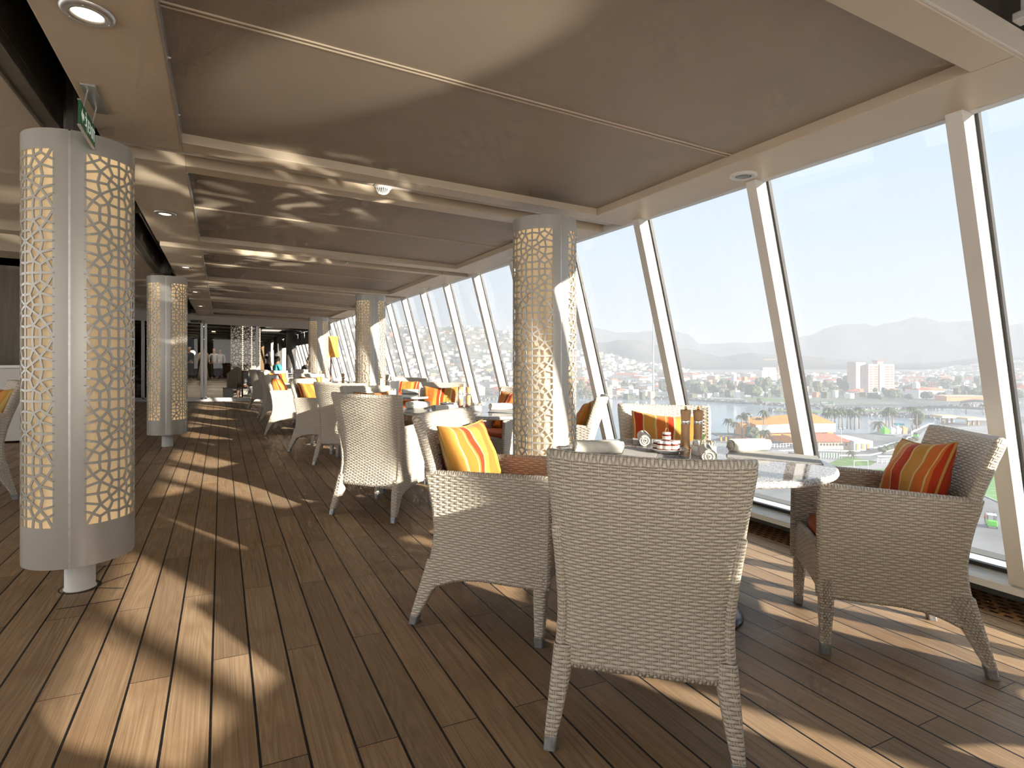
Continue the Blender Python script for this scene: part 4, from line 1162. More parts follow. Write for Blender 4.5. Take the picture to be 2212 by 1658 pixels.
def skin_body(name, joints, edges, mat, parent=None, sub=2):
    me = bpy.data.meshes.new(name)
    me.from_pydata([j[:3] for j in joints], edges, [])
    o = bpy.data.objects.new(name, me); link(o, parent)
    me.materials.append(mat)
    sk = o.modifiers.new('Skin', 'SKIN')
    for i, j in enumerate(joints):
        me.skin_vertices[0].data[i].radius = (j[3], j[4] if len(j) > 4 else j[3])
    me.skin_vertices[0].data[0].use_root = True
    ss = o.modifiers.new('Sub', 'SUBSURF'); ss.levels = sub; ss.render_levels = sub
    for p in me.polygons: p.use_smooth = True
    return o
SKIN = simple('person_skin', (0.35, 0.19, 0.12), 0.55)
HAIR = simple('dark_hair', (0.02, 0.014, 0.010), 0.5)
HAIRG = simple('grey_hair', (0.25, 0.23, 0.21), 0.6)
def person(x, y, rz, label, top, bottom, hair, seated=False, skirt=None, hgt=1.0):
    r = empty('person', on_deck(x, y), rz); tag(r, label, 'person')
    r.scale = (hgt, hgt, hgt)
    k = 0.0
    if not seated:
        J = [(0, 0, .95, .13, .10), (0, 0, 1.10, .12, .095), (0, 0, 1.30, .15, .10), (0, 0, 1.45, .09, .075), (0, 0.01, 1.53, .05), (0, .02, 1.60, .07, .08), (0, .02, 1.70, .078, .09), (0, .01, 1.77, .05),
             (.10, 0, .90, .085), (.11, .02, .50, .055), (.11, 0, .10, .04), (.12, .12, .04, .035),
             (-.10, 0, .90, .085), (-.11, -.02, .50, .055), (-.11, -.02, .10, .04), (-.12, .10, .04, .035),
             (.20, 0, 1.40, .055), (.25, -.02, 1.15, .043), (.24, .08, .92, .032), (.235, .11, .85, .028),
             (-.20, 0, 1.40, .055), (-.25, -.02, 1.15, .043), (-.24, .10, .95, .032), (-.235, .14, .88, .028)]
        E = [(0, 1), (1, 2), (2, 3), (3, 4), (4, 5), (5, 6), (6, 7), (0, 8), (8, 9), (9, 10), (10, 11), (0, 12), (12, 13), (13, 14), (14, 15), (3, 16), (16, 17), (17, 18), (18, 19), (3, 20), (20, 21), (21, 22), (22, 23)]
        skin_body('body', J, E, SKIN, r)
        skin_body('shirt', [(0, 0, .93, .145, .115), (0, 0, 1.12, .135, .11), (0, 0, 1.30, .165, .115), (0, 0, 1.44, .10, .085), (.205, 0, 1.40, .065), (.255, -.02, 1.16, .054), (.25, .07, .97, .042), (-.205, 0, 1.40, .065), (-.255, -.02, 1.16, .054), (-.25, .08, .99, .042)], [(0, 1), (1, 2), (2, 3), (3, 4), (4, 5), (5, 6), (3, 7), (7, 8), (8, 9)], top, r)
        if skirt:
            mb = MB(); mb.lathe([(.14, 1.05), (.17, .9), (.22, .5), (.28, .12), (.27, .12)], 20, M=Matrix.Scale(0.8, 4, (0, 1, 0))); mb.build('skirt', skirt, r, smooth=True)
        else:
            skin_body('trousers', [(0, 0, .96, .14, .11), (.10, 0, .86, .095), (.11, .02, .50, .068), (.11, 0, .10, .058), (-.10, 0, .86, .095), (-.11, -.02, .50, .068), (-.11, -.02, .10, .058)], [(0, 1), (1, 2), (2, 3), (0, 4), (4, 5), (5, 6)], bottom, r)
        hz = 1.70
    else:
        J = [(0, 0, .50, .14, .11), (0, -.01, .68, .12, .10), (0, 0, .88, .15, .10), (0, 0.01, 1.02, .09, .07), (0, .02, 1.10, .05), (0, .04, 1.18, .072, .085), (0, .03, 1.27, .078, .09), (0, .02, 1.34, .05),
             (.10, .08, .50, .085), (.11, .42, .50, .06), (.11, .44, .10, .042), (.11, .54, .04, .035), (-.10, .08, .50, .085), (-.11, .42, .50, .06), (-.11, .44, .10, .042), (-.11, .54, .04, .035),
             (.20, 0, .98, .055), (.26, .04, .74, .043), (.18, .26, .76, .032), (.14, .34, .77, .028), (-.20, 0, .98, .055), (-.26, .04, .74, .043), (-.18, .26, .76, .032), (-.14, .34, .77, .028)]
        E = [(0, 1), (1, 2), (2, 3), (3, 4), (4, 5), (5, 6), (6, 7), (0, 8), (8, 9), (9, 10), (10, 11), (0, 12), (12, 13), (13, 14), (14, 15), (3, 16), (16, 17), (17, 18), (18, 19), (3, 20), (20, 21), (21, 22), (22, 23)]
        skin_body('body', J, E, SKIN, r)
        skin_body('shirt', [(0, 0, .50, .155, .125), (0, -.01, .68, .135, .115), (0, 0, .88, .168, .12), (0, 0.01, 1.01, .10, .085), (.205, 0, .98, .066), (.265, .04, .75, .055), (.19, .24, .76, .043), (-.205, 0, .98, .066), (-.265, .04, .75, .055), (-.19, .24, .76, .043)], [(0, 1), (1, 2), (2, 3), (3, 4), (4, 5), (5, 6), (3, 7), (7, 8), (8, 9)], top, r)
        skin_body('trousers', [(0, 0, .50, .15, .12), (.10, .08, .50, .10), (.11, .42, .50, .072), (.11, .44, .12, .056), (-.10, .08, .50, .10), (-.11, .42, .50, .072), (-.11, .44, .12, .056)], [(0, 1), (1, 2), (2, 3), (0, 4), (4, 5), (5, 6)], bottom, r)
        hz = 1.27
    skin_body('hair', [(0, -.02, hz-.06, .07, .06), (0, -.015, hz+.02, .09, .09), (0, .0, hz+.07, .075, .08)], [(0, 1), (1, 2)], hair, r)
    for sx_ in (-.03, .03):
        mb = MB(); mb.lathe([(0.001, -.009), (.009, 0), (.001, .009)], 8, c=(sx_, .115, hz-.02)); mb.build('eye', M['black'], r, smooth=True)
    return r
blk = simple('black_cloth', (0.012, 0.012, 0.014), 0.8)
wsh = simple('pale_shirt', (0.42, 0.45, 0.52), 0.8)
crm = simple('cream_cloth', (0.42, 0.36, 0.28), 0.8)
teal = simple('turquoise_cloth', (0.08, 0.52, 0.58), 0.8)
pur = simple('patterned_dark_cloth', (0.06, 0.05, 0.05), 0.8, var=0.5, scale=60)
person(-1.50, 34.5, 2.6, 'standing person in black seen through the glass door, at the left', blk, blk, HAIRG)
person(-0.78, 31.5, 0.6, 'standing person in a long cream gown seen through the glass door', crm, crm, HAIR, skirt=crm)
person(-0.38, 37.5, 3.4, 'standing person in a pale shirt and black trousers seen through the glass door', wsh, blk, HAIR)
person(-0.05, 39.5, 3.0, 'standing person behind the one in the pale shirt', wsh, blk, HAIR)
person(1.55, 23.3, -1.4, 'seated dark-haired person at a table beyond the glass, farther left', blk, blk, HAIR, True)
person(1.80, 22.3, -1.2, 'seated person in a turquoise top beyond the glass', teal, blk, HAIR, True)
person(2.78, 21.3, 0.2, 'seated person in dark patterned clothes with the back turned, by the far windows', pur, blk, HAIR, True)
for i, (x, y) in enumerate(((2.0, 21.3), (1.6, 24.6))):
    t = copy_tree(TB); place(t, on_deck(x, y), 0, True); tag(t, 'table with white things in the far room, %s' % ('nearer', 'farther')[i], 'table')
    put(bucket(), x+.1, y-.2, .3+i, 'small white tub on the %s far room table' % ('nearer', 'farther')[i], 'tub')
# ================================================================ HARBOUR TOWN OUTSIDE
ZW = -32.0; ZL = -30.6
def haze(g, sh, tau=950.0, floor_=0.09, col_=(0.95, 0.965, 0.985), st=0.97):  # distance haze put into outdoor materials as an emission mix
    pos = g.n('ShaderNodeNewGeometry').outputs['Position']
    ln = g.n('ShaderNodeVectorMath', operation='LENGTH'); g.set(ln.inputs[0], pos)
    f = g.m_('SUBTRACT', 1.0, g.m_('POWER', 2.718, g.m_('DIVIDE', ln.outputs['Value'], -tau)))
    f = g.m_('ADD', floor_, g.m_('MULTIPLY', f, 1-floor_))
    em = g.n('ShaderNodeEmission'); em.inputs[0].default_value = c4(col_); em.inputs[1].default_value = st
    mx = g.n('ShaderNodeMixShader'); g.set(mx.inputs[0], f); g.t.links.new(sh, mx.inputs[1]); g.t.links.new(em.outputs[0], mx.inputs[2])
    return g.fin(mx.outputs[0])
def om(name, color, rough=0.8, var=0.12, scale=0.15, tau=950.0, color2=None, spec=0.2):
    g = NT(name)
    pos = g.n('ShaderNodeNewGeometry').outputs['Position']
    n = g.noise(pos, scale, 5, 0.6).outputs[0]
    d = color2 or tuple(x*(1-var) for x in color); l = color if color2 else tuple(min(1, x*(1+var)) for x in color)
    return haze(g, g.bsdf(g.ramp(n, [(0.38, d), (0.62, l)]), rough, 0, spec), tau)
O = {}
O['asphalt'] = om('asphalt', (0.22, 0.22, 0.22), scale=0.08, var=0.22)
O['road'] = om('pale_road', (0.36, 0.36, 0.36), scale=0.05, var=0.08)
O['kerb'] = om('white_kerb', (0.7, 0.7, 0.68))
O['grass'] = om('grass', (0.15, 0.25, 0.07), scale=0.4, var=0.3)
O['pitch'] = om('artificial_pitch', (0.16, 0.33, 0.09), scale=0.06, var=0.08)
O['sand'] = om('bare_ground', (0.33, 0.31, 0.27), scale=0.06, var=0.25)
O['town_ground'] = om('town_ground', (0.26, 0.25, 0.22), scale=0.03, color2=(0.13, 0.15, 0.11), tau=1000)
O['rock'] = om('breakwater_rock', (0.36, 0.35, 0.33), scale=0.9, color2=(0.07, 0.07, 0.07))
O['white_wall'] = om('white_render', (0.72, 0.71, 0.68), var=0.05)
O['cream_wall'] = om('cream_render', (0.66, 0.50, 0.33), var=0.06)
O['orange_wall'] = om('orange_render', (0.72, 0.30, 0.06), var=0.08)
O['red_roof'] = om('red_roof_tiles', (0.52, 0.16, 0.09), var=0.15, scale=0.6)
O['orange_roof'] = om('orange_roof', (0.66, 0.27, 0.12), var=0.12, scale=0.5)
O['grey_roof'] = om('grey_roof', (0.33, 0.33, 0.33), var=0.15)
O['pink_wall'] = om('pinkish_render', (0.62, 0.50, 0.42), var=0.05)
O['dark_glass'] = om('dark_window', (0.08, 0.08, 0.09), 0.3)
O['window_red'] = om('red_window_bands', (0.33, 0.20, 0.16))
O['trunk'] = om('palm_trunk', (0.24, 0.19, 0.14))
O['frond'] = om('palm_frond', (0.10, 0.12, 0.055), color2=(0.05, 0.06, 0.03), scale=2)
O['tree'] = om('tree_foliage', (0.12, 0.145, 0.075), color2=(0.045, 0.055, 0.035), scale=0.5)
O['metal'] = om('grey_post', (0.40, 0.41, 0.42))
O['dark'] = om('dark_structure', (0.10, 0.10, 0.10))
O['wood'] = om('timber', (0.42, 0.28, 0.14))
O['sign_green'] = om('sign_dark_green', (0.04, 0.09, 0.06))
O['lime'] = om('lime_green_paint', (0.13, 0.68, 0.04), 0.4, var=0.03)
O['cyan'] = om('cyan_awning', (0.10, 0.50, 0.55))
O['fence'] = om('green_fence_screen', (0.28, 0.42, 0.30), var=0.05)
O['person_cloth'] = om('workwear', (0.5, 0.12, 0.05))
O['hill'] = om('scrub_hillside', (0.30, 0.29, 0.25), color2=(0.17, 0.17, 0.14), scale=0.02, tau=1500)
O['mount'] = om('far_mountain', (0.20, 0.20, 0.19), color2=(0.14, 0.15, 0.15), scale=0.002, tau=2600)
O['orange_lit'] = O['orange_wall']

def water():
    g = NT('harbour_water')
    pos = g.n('ShaderNodeNewGeometry').outputs['Position']
    n = g.noise(g.mapping(pos, (0.35, 0.35, 0.35)), 1.0, 3).outputs[0]
    n2 = g.noise(pos, 0.02, 2).outputs[0]
    c = g.ramp(n2, [(0.35, (0.08, 0.165, 0.225)), (0.65, (0.13, 0.23, 0.29))])
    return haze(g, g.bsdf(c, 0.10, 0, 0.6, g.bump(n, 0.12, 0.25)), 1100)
O['water'] = water()

def ground(name, px, Z, mat, label, cat, kind=None, th=0.0):
    pts = [at_z(u, v, Z) for u, v in px]
    mb = MB(); ids = [mb.add((x, y, Z)) for x, y in pts]; mb.face(ids)
    if th:
        ib = [mb.add((x, y, Z-th)) for x, y in pts]; n = len(ids)
        for i in range(n): mb.face([ids[i], ids[(i+1) % n], ib[(i+1) % n], ib[i]])
    o = mb.build(name, mat)
    tag(o, label, cat); 
    if kind: o['kind'] = kind
    return o
mb = MB(); mb.grid([[(30, -300, ZW), (1500, -300, ZW)], [(-500, 1500, ZW), (1500, 1500, ZW)]])
w_ = mb.build('harbour_water', O['water']); w_['kind'] = 'structure'
# near quay and far town ground
mb = MB()
near = [at_z(u, v, ZL) for u, v in ((1300, 1150), (1440, 1000), (1485, 962), (1560, 944), (1630, 926), (1700, 934), (1790, 934), (1870, 936), (1950, 926), (2030, 915), (2110, 908), (2300, 890))]
near = [(30, 60)]+near+[(900, -60), (400, -260), (30, -260)]
ids = [mb.add((x, y, ZL)) for x, y in near]; mb.face(ids)
ib = [mb.add((x, y, ZW-1)) for x, y in near]
for i in range(len(ids)): mb.face([ids[i], ids[(i+1) % len(ids)], ib[(i+1) % len(ids)], ib[i]])
o = mb.build('quay_ground', O['asphalt']); o['kind'] = 'structure'
mb = MB()
far = [at_z(u, v, ZL) for u, v in ((600, 862), (850, 862), (1000, 860), (1240, 855), (1450, 859), (1560, 866), (1700, 873), (1830, 874), (1990, 872), (2120, 862), (2300, 858))]
far = far + [(4000, -400), (7000, 3000), (3000, 7000), (-1500, 6000), (-900, 900)]
ids = [mb.add((x, y, ZL)) for x, y in far]; mb.face(ids)
o = mb.build('far_shore_ground', O['town_ground']); o['kind'] = 'structure'

def rocks(name, line, Z, w, n, label, seed):
    """boulder revetment: nobody could count the stones"""
    rng = random.Random(seed); mb = MB()
    P = [Vector(at_z(u, v, Z)) for u, v in line]
    seg = [(P[i+1]-P[i]).length for i in range(len(P)-1)]; T = sum(seg)
    for k in range(n):
        d = rng.uniform(0, T); i = 0
        while i < len(seg)-1 and d > seg[i]: d -= seg[i]; i += 1
        p = P[i].lerp(P[i+1], min(1, d/seg[i])); dr = (P[i+1]-P[i]).normalized(); nn = Vector((-dr.y, dr.x))
        off = rng.uniform(-w, w); c = p+nn*off
        zz = Z + (1-abs(off)/w)*1.6
        s_ = rng.uniform(0.5, 1.4)
        q = [Vector((rng.uniform(.6, 1)*sx_*s_, rng.uniform(.6, 1)*sy_*s_, rng.uniform(.5, .9)*sz_*s_)) for sz_ in (-1, 1) for sx_, sy_ in ((-1, -1), (1, -1), (1, 1), (-1, 1))]
        R = Matrix.Rotation(rng.uniform(0, 3), 3, 'Z')
        mb.hexa([tuple(Vector((c.x, c.y, zz))+R @ v for v in [a])[0] for a in q])
    o = mb.build(name, O['rock']); tag(o, label, 'rocks', kind='stuff'); return o
rocks('breakwater_rocks', [(1240, 858), (1450, 862), (1560, 869), (1700, 877), (1800, 878)], ZW, 3.2, 700, 'dark boulder breakwater along the far shore of the harbour', 1)
rocks('breakwater_rocks', [(1664, 888), (1700, 889), (1760, 894)], ZW, 3.5, 260, 'low boulder spit jutting into the water left of the palms', 2)
rocks('breakwater_rocks', [(1764, 882), (1860, 886), (1985, 888)], ZW, 3.2, 420, 'boulder bank beyond the palm grove, upper row', 3)
rocks('breakwater_rocks', [(1860, 897), (1930, 899), (2035, 906)], ZW, 3.0, 340, 'boulder bank beside the channel, lower row', 4)
rocks('breakwater_rocks', [(1985, 884), (2080, 879), (2120, 870)], ZW, 3.0, 200, 'pale boulders under the bridge', 5)
rocks('breakwater_rocks', [(600, 866), (850, 866), (1000, 864), (1240, 858)], ZW, 3.0, 300, 'thin line of rocks on the far left shore', 6)
ground('embankment_path', [(1240, 851), (1450, 853), (1600, 860), (1700, 868), (1702, 870), (1600, 863), (1450, 856), (1240, 854)], ZL+0.3, O['road'], 'pale promenade above the far breakwater', 'path')
ground('spit_turf', [(1672, 884), (1760, 887), (1990, 884), (1990, 888), (1760, 891), (1680, 887)], ZL+0.3, O['grass'], 'thin green strip on top of the boulder spit', 'grass')
ground('shore_lawn', [(1600, 862), (1700, 868), (1700, 865), (1640, 858)], ZL+0.4, O['grass'], 'strip of lawn on the far shore', 'grass')
ground('curved_road', [(1640, 990), (1740, 985), (1850, 1000), (1930, 985), (1975, 950), (2000, 925), (2212, 915), (2212, 940), (2040, 945), (2010, 980), (1960, 1005), (1850, 1022), (1700, 1020)], ZL+0.05, O['road'], 'pale road curving behind the right armchair', 'road')
def kerb(line, w, label):
    mb = MB(); P = [Vector(at_z(u, v, ZL)) for u, v in line]
    for a, b in zip(P, P[1:]):
        d = (b-a).normalized(); n = Vector((-d.y, d.x))*w
        mb.hexa([(a.x+n.x, a.y+n.y, ZL), (b.x+n.x, b.y+n.y, ZL), (b.x-n.x, b.y-n.y, ZL), (a.x-n.x, a.y-n.y, ZL)] + [(a.x+n.x, a.y+n.y, ZL+.3), (b.x+n.x, b.y+n.y, ZL+.3), (b.x-n.x, b.y-n.y, ZL+.3), (a.x-n.x, a.y-n.y, ZL+.3)])
    o = mb.build('road_kerb', O['kerb']); tag(o, label, 'kerb'); return o
kerb([(1640, 975), (1740, 972), (1850, 975), (1900, 965), (1960, 950), (1975, 930), (2010, 915), (2060, 910)], 0.5, 'long white kerb on the outer side of the curved road')
kerb([(1770, 975+10), (1880, 968+15), (1940, 960+10), (1968, 948)], 0.3, 'white kerb along the car park behind the red-roofed hall')
kerb([(1895, 981+5), (1980, 984)], 0.4, 'short white wall below the planted bank')
ground('shrub_bank', [(1900, 972), (1985, 945), (2005, 960), (1990, 985), (1910, 980)], ZL+0.2, O['sand'], 'planted bank between road and playing field', 'bank')
ground('grass_patch', [(1790, 1000), (1830, 985), (1895, 996), (1880, 1005), (1800, 1006)], ZL+0.1, O['grass'], 'small lawn behind the goal', 'grass')
ground('bare_lot', [(1700, 1006), (1880, 1003), (2000, 985), (2000, 1012), (1880, 1020), (1760, 1030), (1700, 1030)], ZL+0.04, O['sand'], 'bare gravel strip around the playing field', 'gravel')
# playing field
fld = ground('playing_field', [(1862, 1017), (1935, 1008), (2190, 1012), (2260, 1100), (2185, 1097), (2060, 1040), (1900, 1024)], ZL+0.12, O['pitch'], 'green football pitch seen between the armchair and the mullions', 'pitch')
mb = MB()
def strip(a, b, w, z):
    A = Vector(at_z(*a, ZL)); B = Vector(at_z(*b, ZL)); d = (B-A).normalized(); n = Vector((-d.y, d.x))*w
    mb.face([mb.add((p.x, p.y, z)) for p in (A+n, B+n, B-n, A-n)])
for a, b in (((1870, 1018), (2060, 1042)), ((1900, 1012), (2150, 1018)), ((2060, 1042), (2180, 1094)), ((2140, 1060), (2175, 1060))): strip(a, b, 0.12, ZL+0.16)
c0 = Vector(at_z(2140, 1062, ZL))
for k in range(24):
    a, b = 2*PI*k/24, 2*PI*(k+1)/24
    mb.face([mb.add((c0.x+r*math.cos(t), c0.y+r*math.sin(t), ZL+.16)) for r, t in ((4.9, a), (4.9, b), (5.15, b), (5.15, a))])
mb.build('pitch_lines', O['kerb'], fld)
def goal(u0, u1, v, lb):
    a = Vector(at_z(u0, v, ZL)); b = Vector(at_z(u1, v, ZL)); r = empty('goal_frame', (a.x, a.y, ZL)); tag(r, lb, 'goal')
    mb = MB(); d = b-a; h_ = 2.6
    for p in (Vector((0, 0)), d): mb.cyl((p.x, p.y, 0), (p.x, p.y, h_), 0.09)
    mb.build('post', O['white_wall'], r); mb = MB(); mb.cyl((0, 0, h_), (d.x, d.y, h_), 0.09); mb.build('crossbar', O['white_wall'], r)
goal(1845, 1875, 1014, 'white football goal behind the armchair arm')

# ---- buildings
def hazebox(name, u0, u1, vt, vb, depth, parts, label, rot=None, Z=ZL):
    """box building whose foot shows between u0..u1 at row vb and whose top reaches row vt"""
    a = Vector(at_z(u0, vb, Z)); b = Vector(at_z(u1, vb, Z)); d = b-a; L = d.length; d.normalize(); n = Vector((d.y, -d.x))
    if n.dot(a) > 0: pass
    n = n if n.dot(a) > 0 else -n
    D = a.x*sn+a.y*cs; hgt = (vb-vt)/F*D
    r = empty(name, (a.x, a.y, Z)); r.rotation_euler = (0, 0, math.atan2(d.y, d.x)); tag(r, label, 'building')
    sy_ = 1 if (Matrix.Rotation(math.atan2(d.y, d.x), 2) @ Vector((0, 1))).dot(n) > 0 else -1
    return r, L, hgt, sy_
def bx(r, name, mat, x0, x1, y0, y1, z0, z1, sy_=1):
    mb = MB(); mb.box(x0, x1, min(y0*sy_, y1*sy_), max(y0*sy_, y1*sy_), z0, z1); return mb.build(name, mat, r)
# hotel tower
r, L, h_, sy_ = hazebox('hotel_tower', 1876, 1932, 786, 850, 20, None, 'tall cream hotel tower with rows of windows, seen between the two right mullions')
bx(r, 'main_block', O['pink_wall'], 0, L, 0, 14, 0, h_, sy_)
bx(r, 'left_wing', O['pink_wall'], -9, 0, 4, 18, 0, h_*1.06, sy_); bx(r, 'roof_tower', O['pink_wall'], L*.40, L*.62, 2, 9, h_, h_*1.10, sy_)
mb = MB(); mb.box(L*.38, L*.64, 1*sy_ if sy_ > 0 else -10, 10 if sy_ > 0 else -1, h_*1.10, h_*1.12); mb.build('roof_cap', O['red_roof'], r)
for ci, (c0_, c1_) in enumerate(((.05, .16), (.22, .38), (.64, .80), (.86, .97))):
    for fl in range(11):
        bx(r, 'window', O['window_red'], L*c0_, L*c1_, -.15, .05, h_*(.05+.083*fl), h_*(.05+.083*fl+.045), sy_)
bx(r, 'centre_bay', O['white_wall'], L*.42, L*.60, -.8, 0, 0, h_*1.0, sy_)
# white slab block with dark roof band
r, L, h_, sy_ = hazebox('slab_block', 1646, 1678, 800, 825, 20, None, 'plain white slab block with a dark grey roof band and a line of windows')
bx(r, 'main_block', O['white_wall'], 0, L, 0, 12, 0, h_, sy_); bx(r, 'roof_band', O['grey_roof'], L*.08, L*.98, 1, 11, h_, h_*1.28, sy_)
for fl in range(5): bx(r, 'window', O['dark_glass'], L*.40, L*.45, -.15, 0, h_*(.1+.17*fl), h_*(.1+.17*fl+.10), sy_)
# colonial white building with red roofs
r, L, h_, sy_ = hazebox('colonial_building', 1985, 2072, 838, 862, 20, None, 'white colonial building with red tiled roofs and a small dome beyond the bridge')
bx(r, 'left_hall', O['white_wall'], 0, L*.32, 0, 16, 0, h_*.85, sy_); bx(r, 'right_hall', O['white_wall'], L*.32, L, 4, 16, 0, h_*.8, sy_)
def gable(r, x0, x1, y0, y1, z0, z1, mat, sy_):
    mb = MB(); ya, yb = y0*sy_, y1*sy_; ym = (ya+yb)/2; xm = (x0+x1)/2
    v = [mb.add(p) for p in ((x0, ya, z0), (x1, ya, z0), (x1, yb, z0), (x0, yb, z0), (x0+(x1-x0)*.2, ym, z1), (x1-(x1-x0)*.2, ym, z1))]
    for f in ((0, 1, 5, 4), (2, 3, 4, 5), (3, 0, 4), (1, 2, 5), (0, 3, 2, 1)): mb.face([v[i] for i in f])
    mb.build('roof', mat, r)
gable(r, -1, L*.34, -1, 17, h_*.85, h_*1.1, O['red_roof'], sy_); gable(r, L*.30, L*.75, 3, 17, h_*.8, h_*1.02, O['orange_roof'], sy_)
mb = MB(); mb.lathe([(2.6, h_*.9), (2.6, h_*1.35), (2.2, h_*1.45), (1.2, h_*1.55), (0, h_*1.6)], 12, c=(L*.06, 6*sy_, 0)); mb.build('dome_tower', O['white_wall'], r)
for q in range(5): bx(r, 'window', O['dark_glass'], L*(.05+.05*q), L*(.07+.05*q), -.2, 0, h_*.5, h_*.62, sy_)
for q in range(3): bx(r, 'arch', O['dark_glass'], L*(.07+.08*q), L*(.11+.08*q), -.2, 0, h_*.1, h_*.3, sy_)
r, L, h_, sy_ = hazebox('salmon_hall', 2045, 2128, 856, 866, 14, None, 'long low salmon-coloured building behind the bridge')
bx(r, 'walls', O['orange_roof'], 0, L, 0, 12, 0, h_, sy_); bx(r, 'roof', O['cream_wall'], -1, L+1, -1, 13, h_, h_*1.15, sy_)
# orange and white convention hall
r, L, h_, sy_ = hazebox('convention_hall', 1632, 1800, 912, 952, 30, None, 'orange and white hall with a sweeping roofline by the water')
bx(r, 'walls', O['orange_wall'], 0, L, 0, 18, 0, h_*.72, sy_)
mb = MB(); n_ = 14; rows = [[], []]
for k in range(n_+1):
    t = k/n_; rows[0].append((L*t, (-1.5 if t > .1 else -.5)*sy_, h_*(.45+.06*t))); rows[1].append((L*t, (-1.8 if t > .1 else -.5)*sy_, h_*(.86+.10*t+.05*math.sin(t*3))))
rows.append([(p[0], 16*sy_, h_*(1.0+.30*(i/n_))) for i, p in enumerate(rows[1])])
mb.grid(rows[:2]); mb.build('white_facade', O['white_wall'], r)
mb = MB(); mb.grid(rows[1:]); mb.build('orange_roof', O['orange_wall'], r)
bx(r, 'low_wing', O['orange_wall'], L*.30, L*.62, -9, -1.8, 0, h_*.42, sy_); bx(r, 'white_panel', O['white_wall'], L*.52, L*.66, -9.3, -9, h_*.05, h_*.40, sy_)
bx(r, 'entrance', O['dark_glass'], L*.68, L*.80, -4, -1.8, 0, h_*.3, sy_)
for q in range(4): bx(r, 'pillar', O['orange_wall'], L*(.67+.035*q), L*(.675+.035*q), -4.3, -4, 0, h_*.34, sy_)
r, L, h_, sy_ = hazebox('orange_pavilion', 1600, 1627, 915, 948, 10, None, 'small orange tower pavilion behind the palms by the water')
bx(r, 'walls', O['orange_wall'], 0, L, 0, 6, 0, h_, sy_); bx(r, 'white_panel', O['white_wall'], L*.5, L*.9, -.2, 0, h_*.2, h_*.85, sy_)
r, L, h_, sy_ = hazebox('dark_canopy_kiosk', 1552, 1600, 936, 952, 10, None, 'low dark-roofed kiosk with orange piers left of the palms')
bx(r, 'roof', O['dark'], -1, L, -1, 6, h_*.7, h_*.8, sy_)
for q in range(4): bx(r, 'pier', O['orange_wall'], L*(.1+.22*q), L*(.16+.22*q), 0, 1, 0, h_*.7, sy_)
# red roofed hall
r, L, h_, sy_ = hazebox('red_roofed_hall', 1768, 1880, 942, 970, 26, None, 'long cream hall with a pitched red roof and a row of small windows')
bx(r, 'walls', O['cream_wall'], 0, L, 0, 15, 0, h_*.62, sy_)
gable(r, -1, L*.62, -1.2, 16, h_*.62, h_*1.02, O['red_roof'], sy_); bx(r, 'flat_wing', O['white_wall'], L*.62, L*.98, -2, 14, 0, h_*.70, sy_)
for q in range(9): bx(r, 'window', O['dark_glass'], L*(.04+.06*q), L*(.065+.06*q), -.2, 0, h_*.28, h_*.46, sy_)
for q in range(3): bx(r, 'door', O['wood'], L*(.66+.1*q), L*(.71+.1*q), -2.2, -2, 0, h_*.5, sy_)
# gate kiosks
for i, (u0, u1, vb, vt) in enumerate(((2035, 2060, 915, 897), (2090, 2117, 918, 902))):
    r, L, h_, sy_ = hazebox('gate_kiosk', u0, u1, vt, vb, 6, None, 'small tan gate kiosk with a flat canopy, %s one on the road' % ('left', 'right')[i])
    bx(r, 'canopy', O['cream_wall'], -1.5, L+1.5, -2, 6, h_*.72, h_, sy_)
    for q in range(3): bx(r, 'pier', O['wood'], L*(.05+.4*q), L*(.15+.4*q), 0, 1, 0, h_*.72, sy_)
# bridges
for i, (u0, v0, u1, v1, lb) in enumerate(((1950, 884, 2135, 890, 'dark footbridge crossing the channel, nearer one'), (2075, 870, 2135, 872, 'grey road bridge farther up the channel'))):
    a = Vector((*at_z(u0, v0+8, ZW), ZL+2.2)); b = Vector((*at_z(u1, v1+8, ZW), ZL+3.2)); r = empty('bridge', (a.x, a.y, 0)); tag(r, lb, 'bridge')
    d = b-a; nn = Vector((-d.y, d.x, 0)).normalized()*2.0; mb = MB(); N_ = 14; rows = [[], [], [], []]
    for k in range(N_+1):
        t = k/N_; p = d*t; z = a.z+1.0*math.sin(PI*t)+d.z*t
        for q, (o_, dz) in enumerate(((-nn, 0), (nn, 0), (nn, -1.3), (-nn, -1.3))): rows[q].append((p.x+o_.x, p.y+o_.y, z+dz))
    mb.grid(rows+[rows[0]]); mb.build('deck', O['dark'], r)
    mb = MB()
    for k in range(0, 40):
        t = k/39; p = d*t; z = a.z+1.0*math.sin(PI*t)+d.z*t
        mb.box(p.x-nn.x-.05, p.x-nn.x+.05, p.y-nn.y-.05, p.y-nn.y+.05, z, z+1.1)
    mb.build('railing', O['dark'], r)
# port sign wall
r, L, h_, sy_ = hazebox('port_sign', 1773, 1800, 866.5, 875.5, 1, None, 'dark green sign board with white lettering on the far bank'); r['category'] = 'sign'
bx(r, 'board', O['sign_green'], 0, L, 0, 1, 0, h_, sy_)
# reads toward the ship: text drawn in the board plane
Tm = Matrix.Translation((L*.04, -0.25*sy_, h_*.55)) @ Matrix.Rotation(PI/2, 4, 'X')
text_mesh('PUERTO', h_*.42, 'lettering', O['white_wall'], r, Tm, 0.02)
Tm = Matrix.Translation((L*.30, -0.25*sy_, h_*.12)) @ Matrix.Rotation(PI/2, 4, 'X')
text_mesh('DE ENSENADA', h_*.27, 'lettering', O['white_wall'], r, Tm, 0.02)
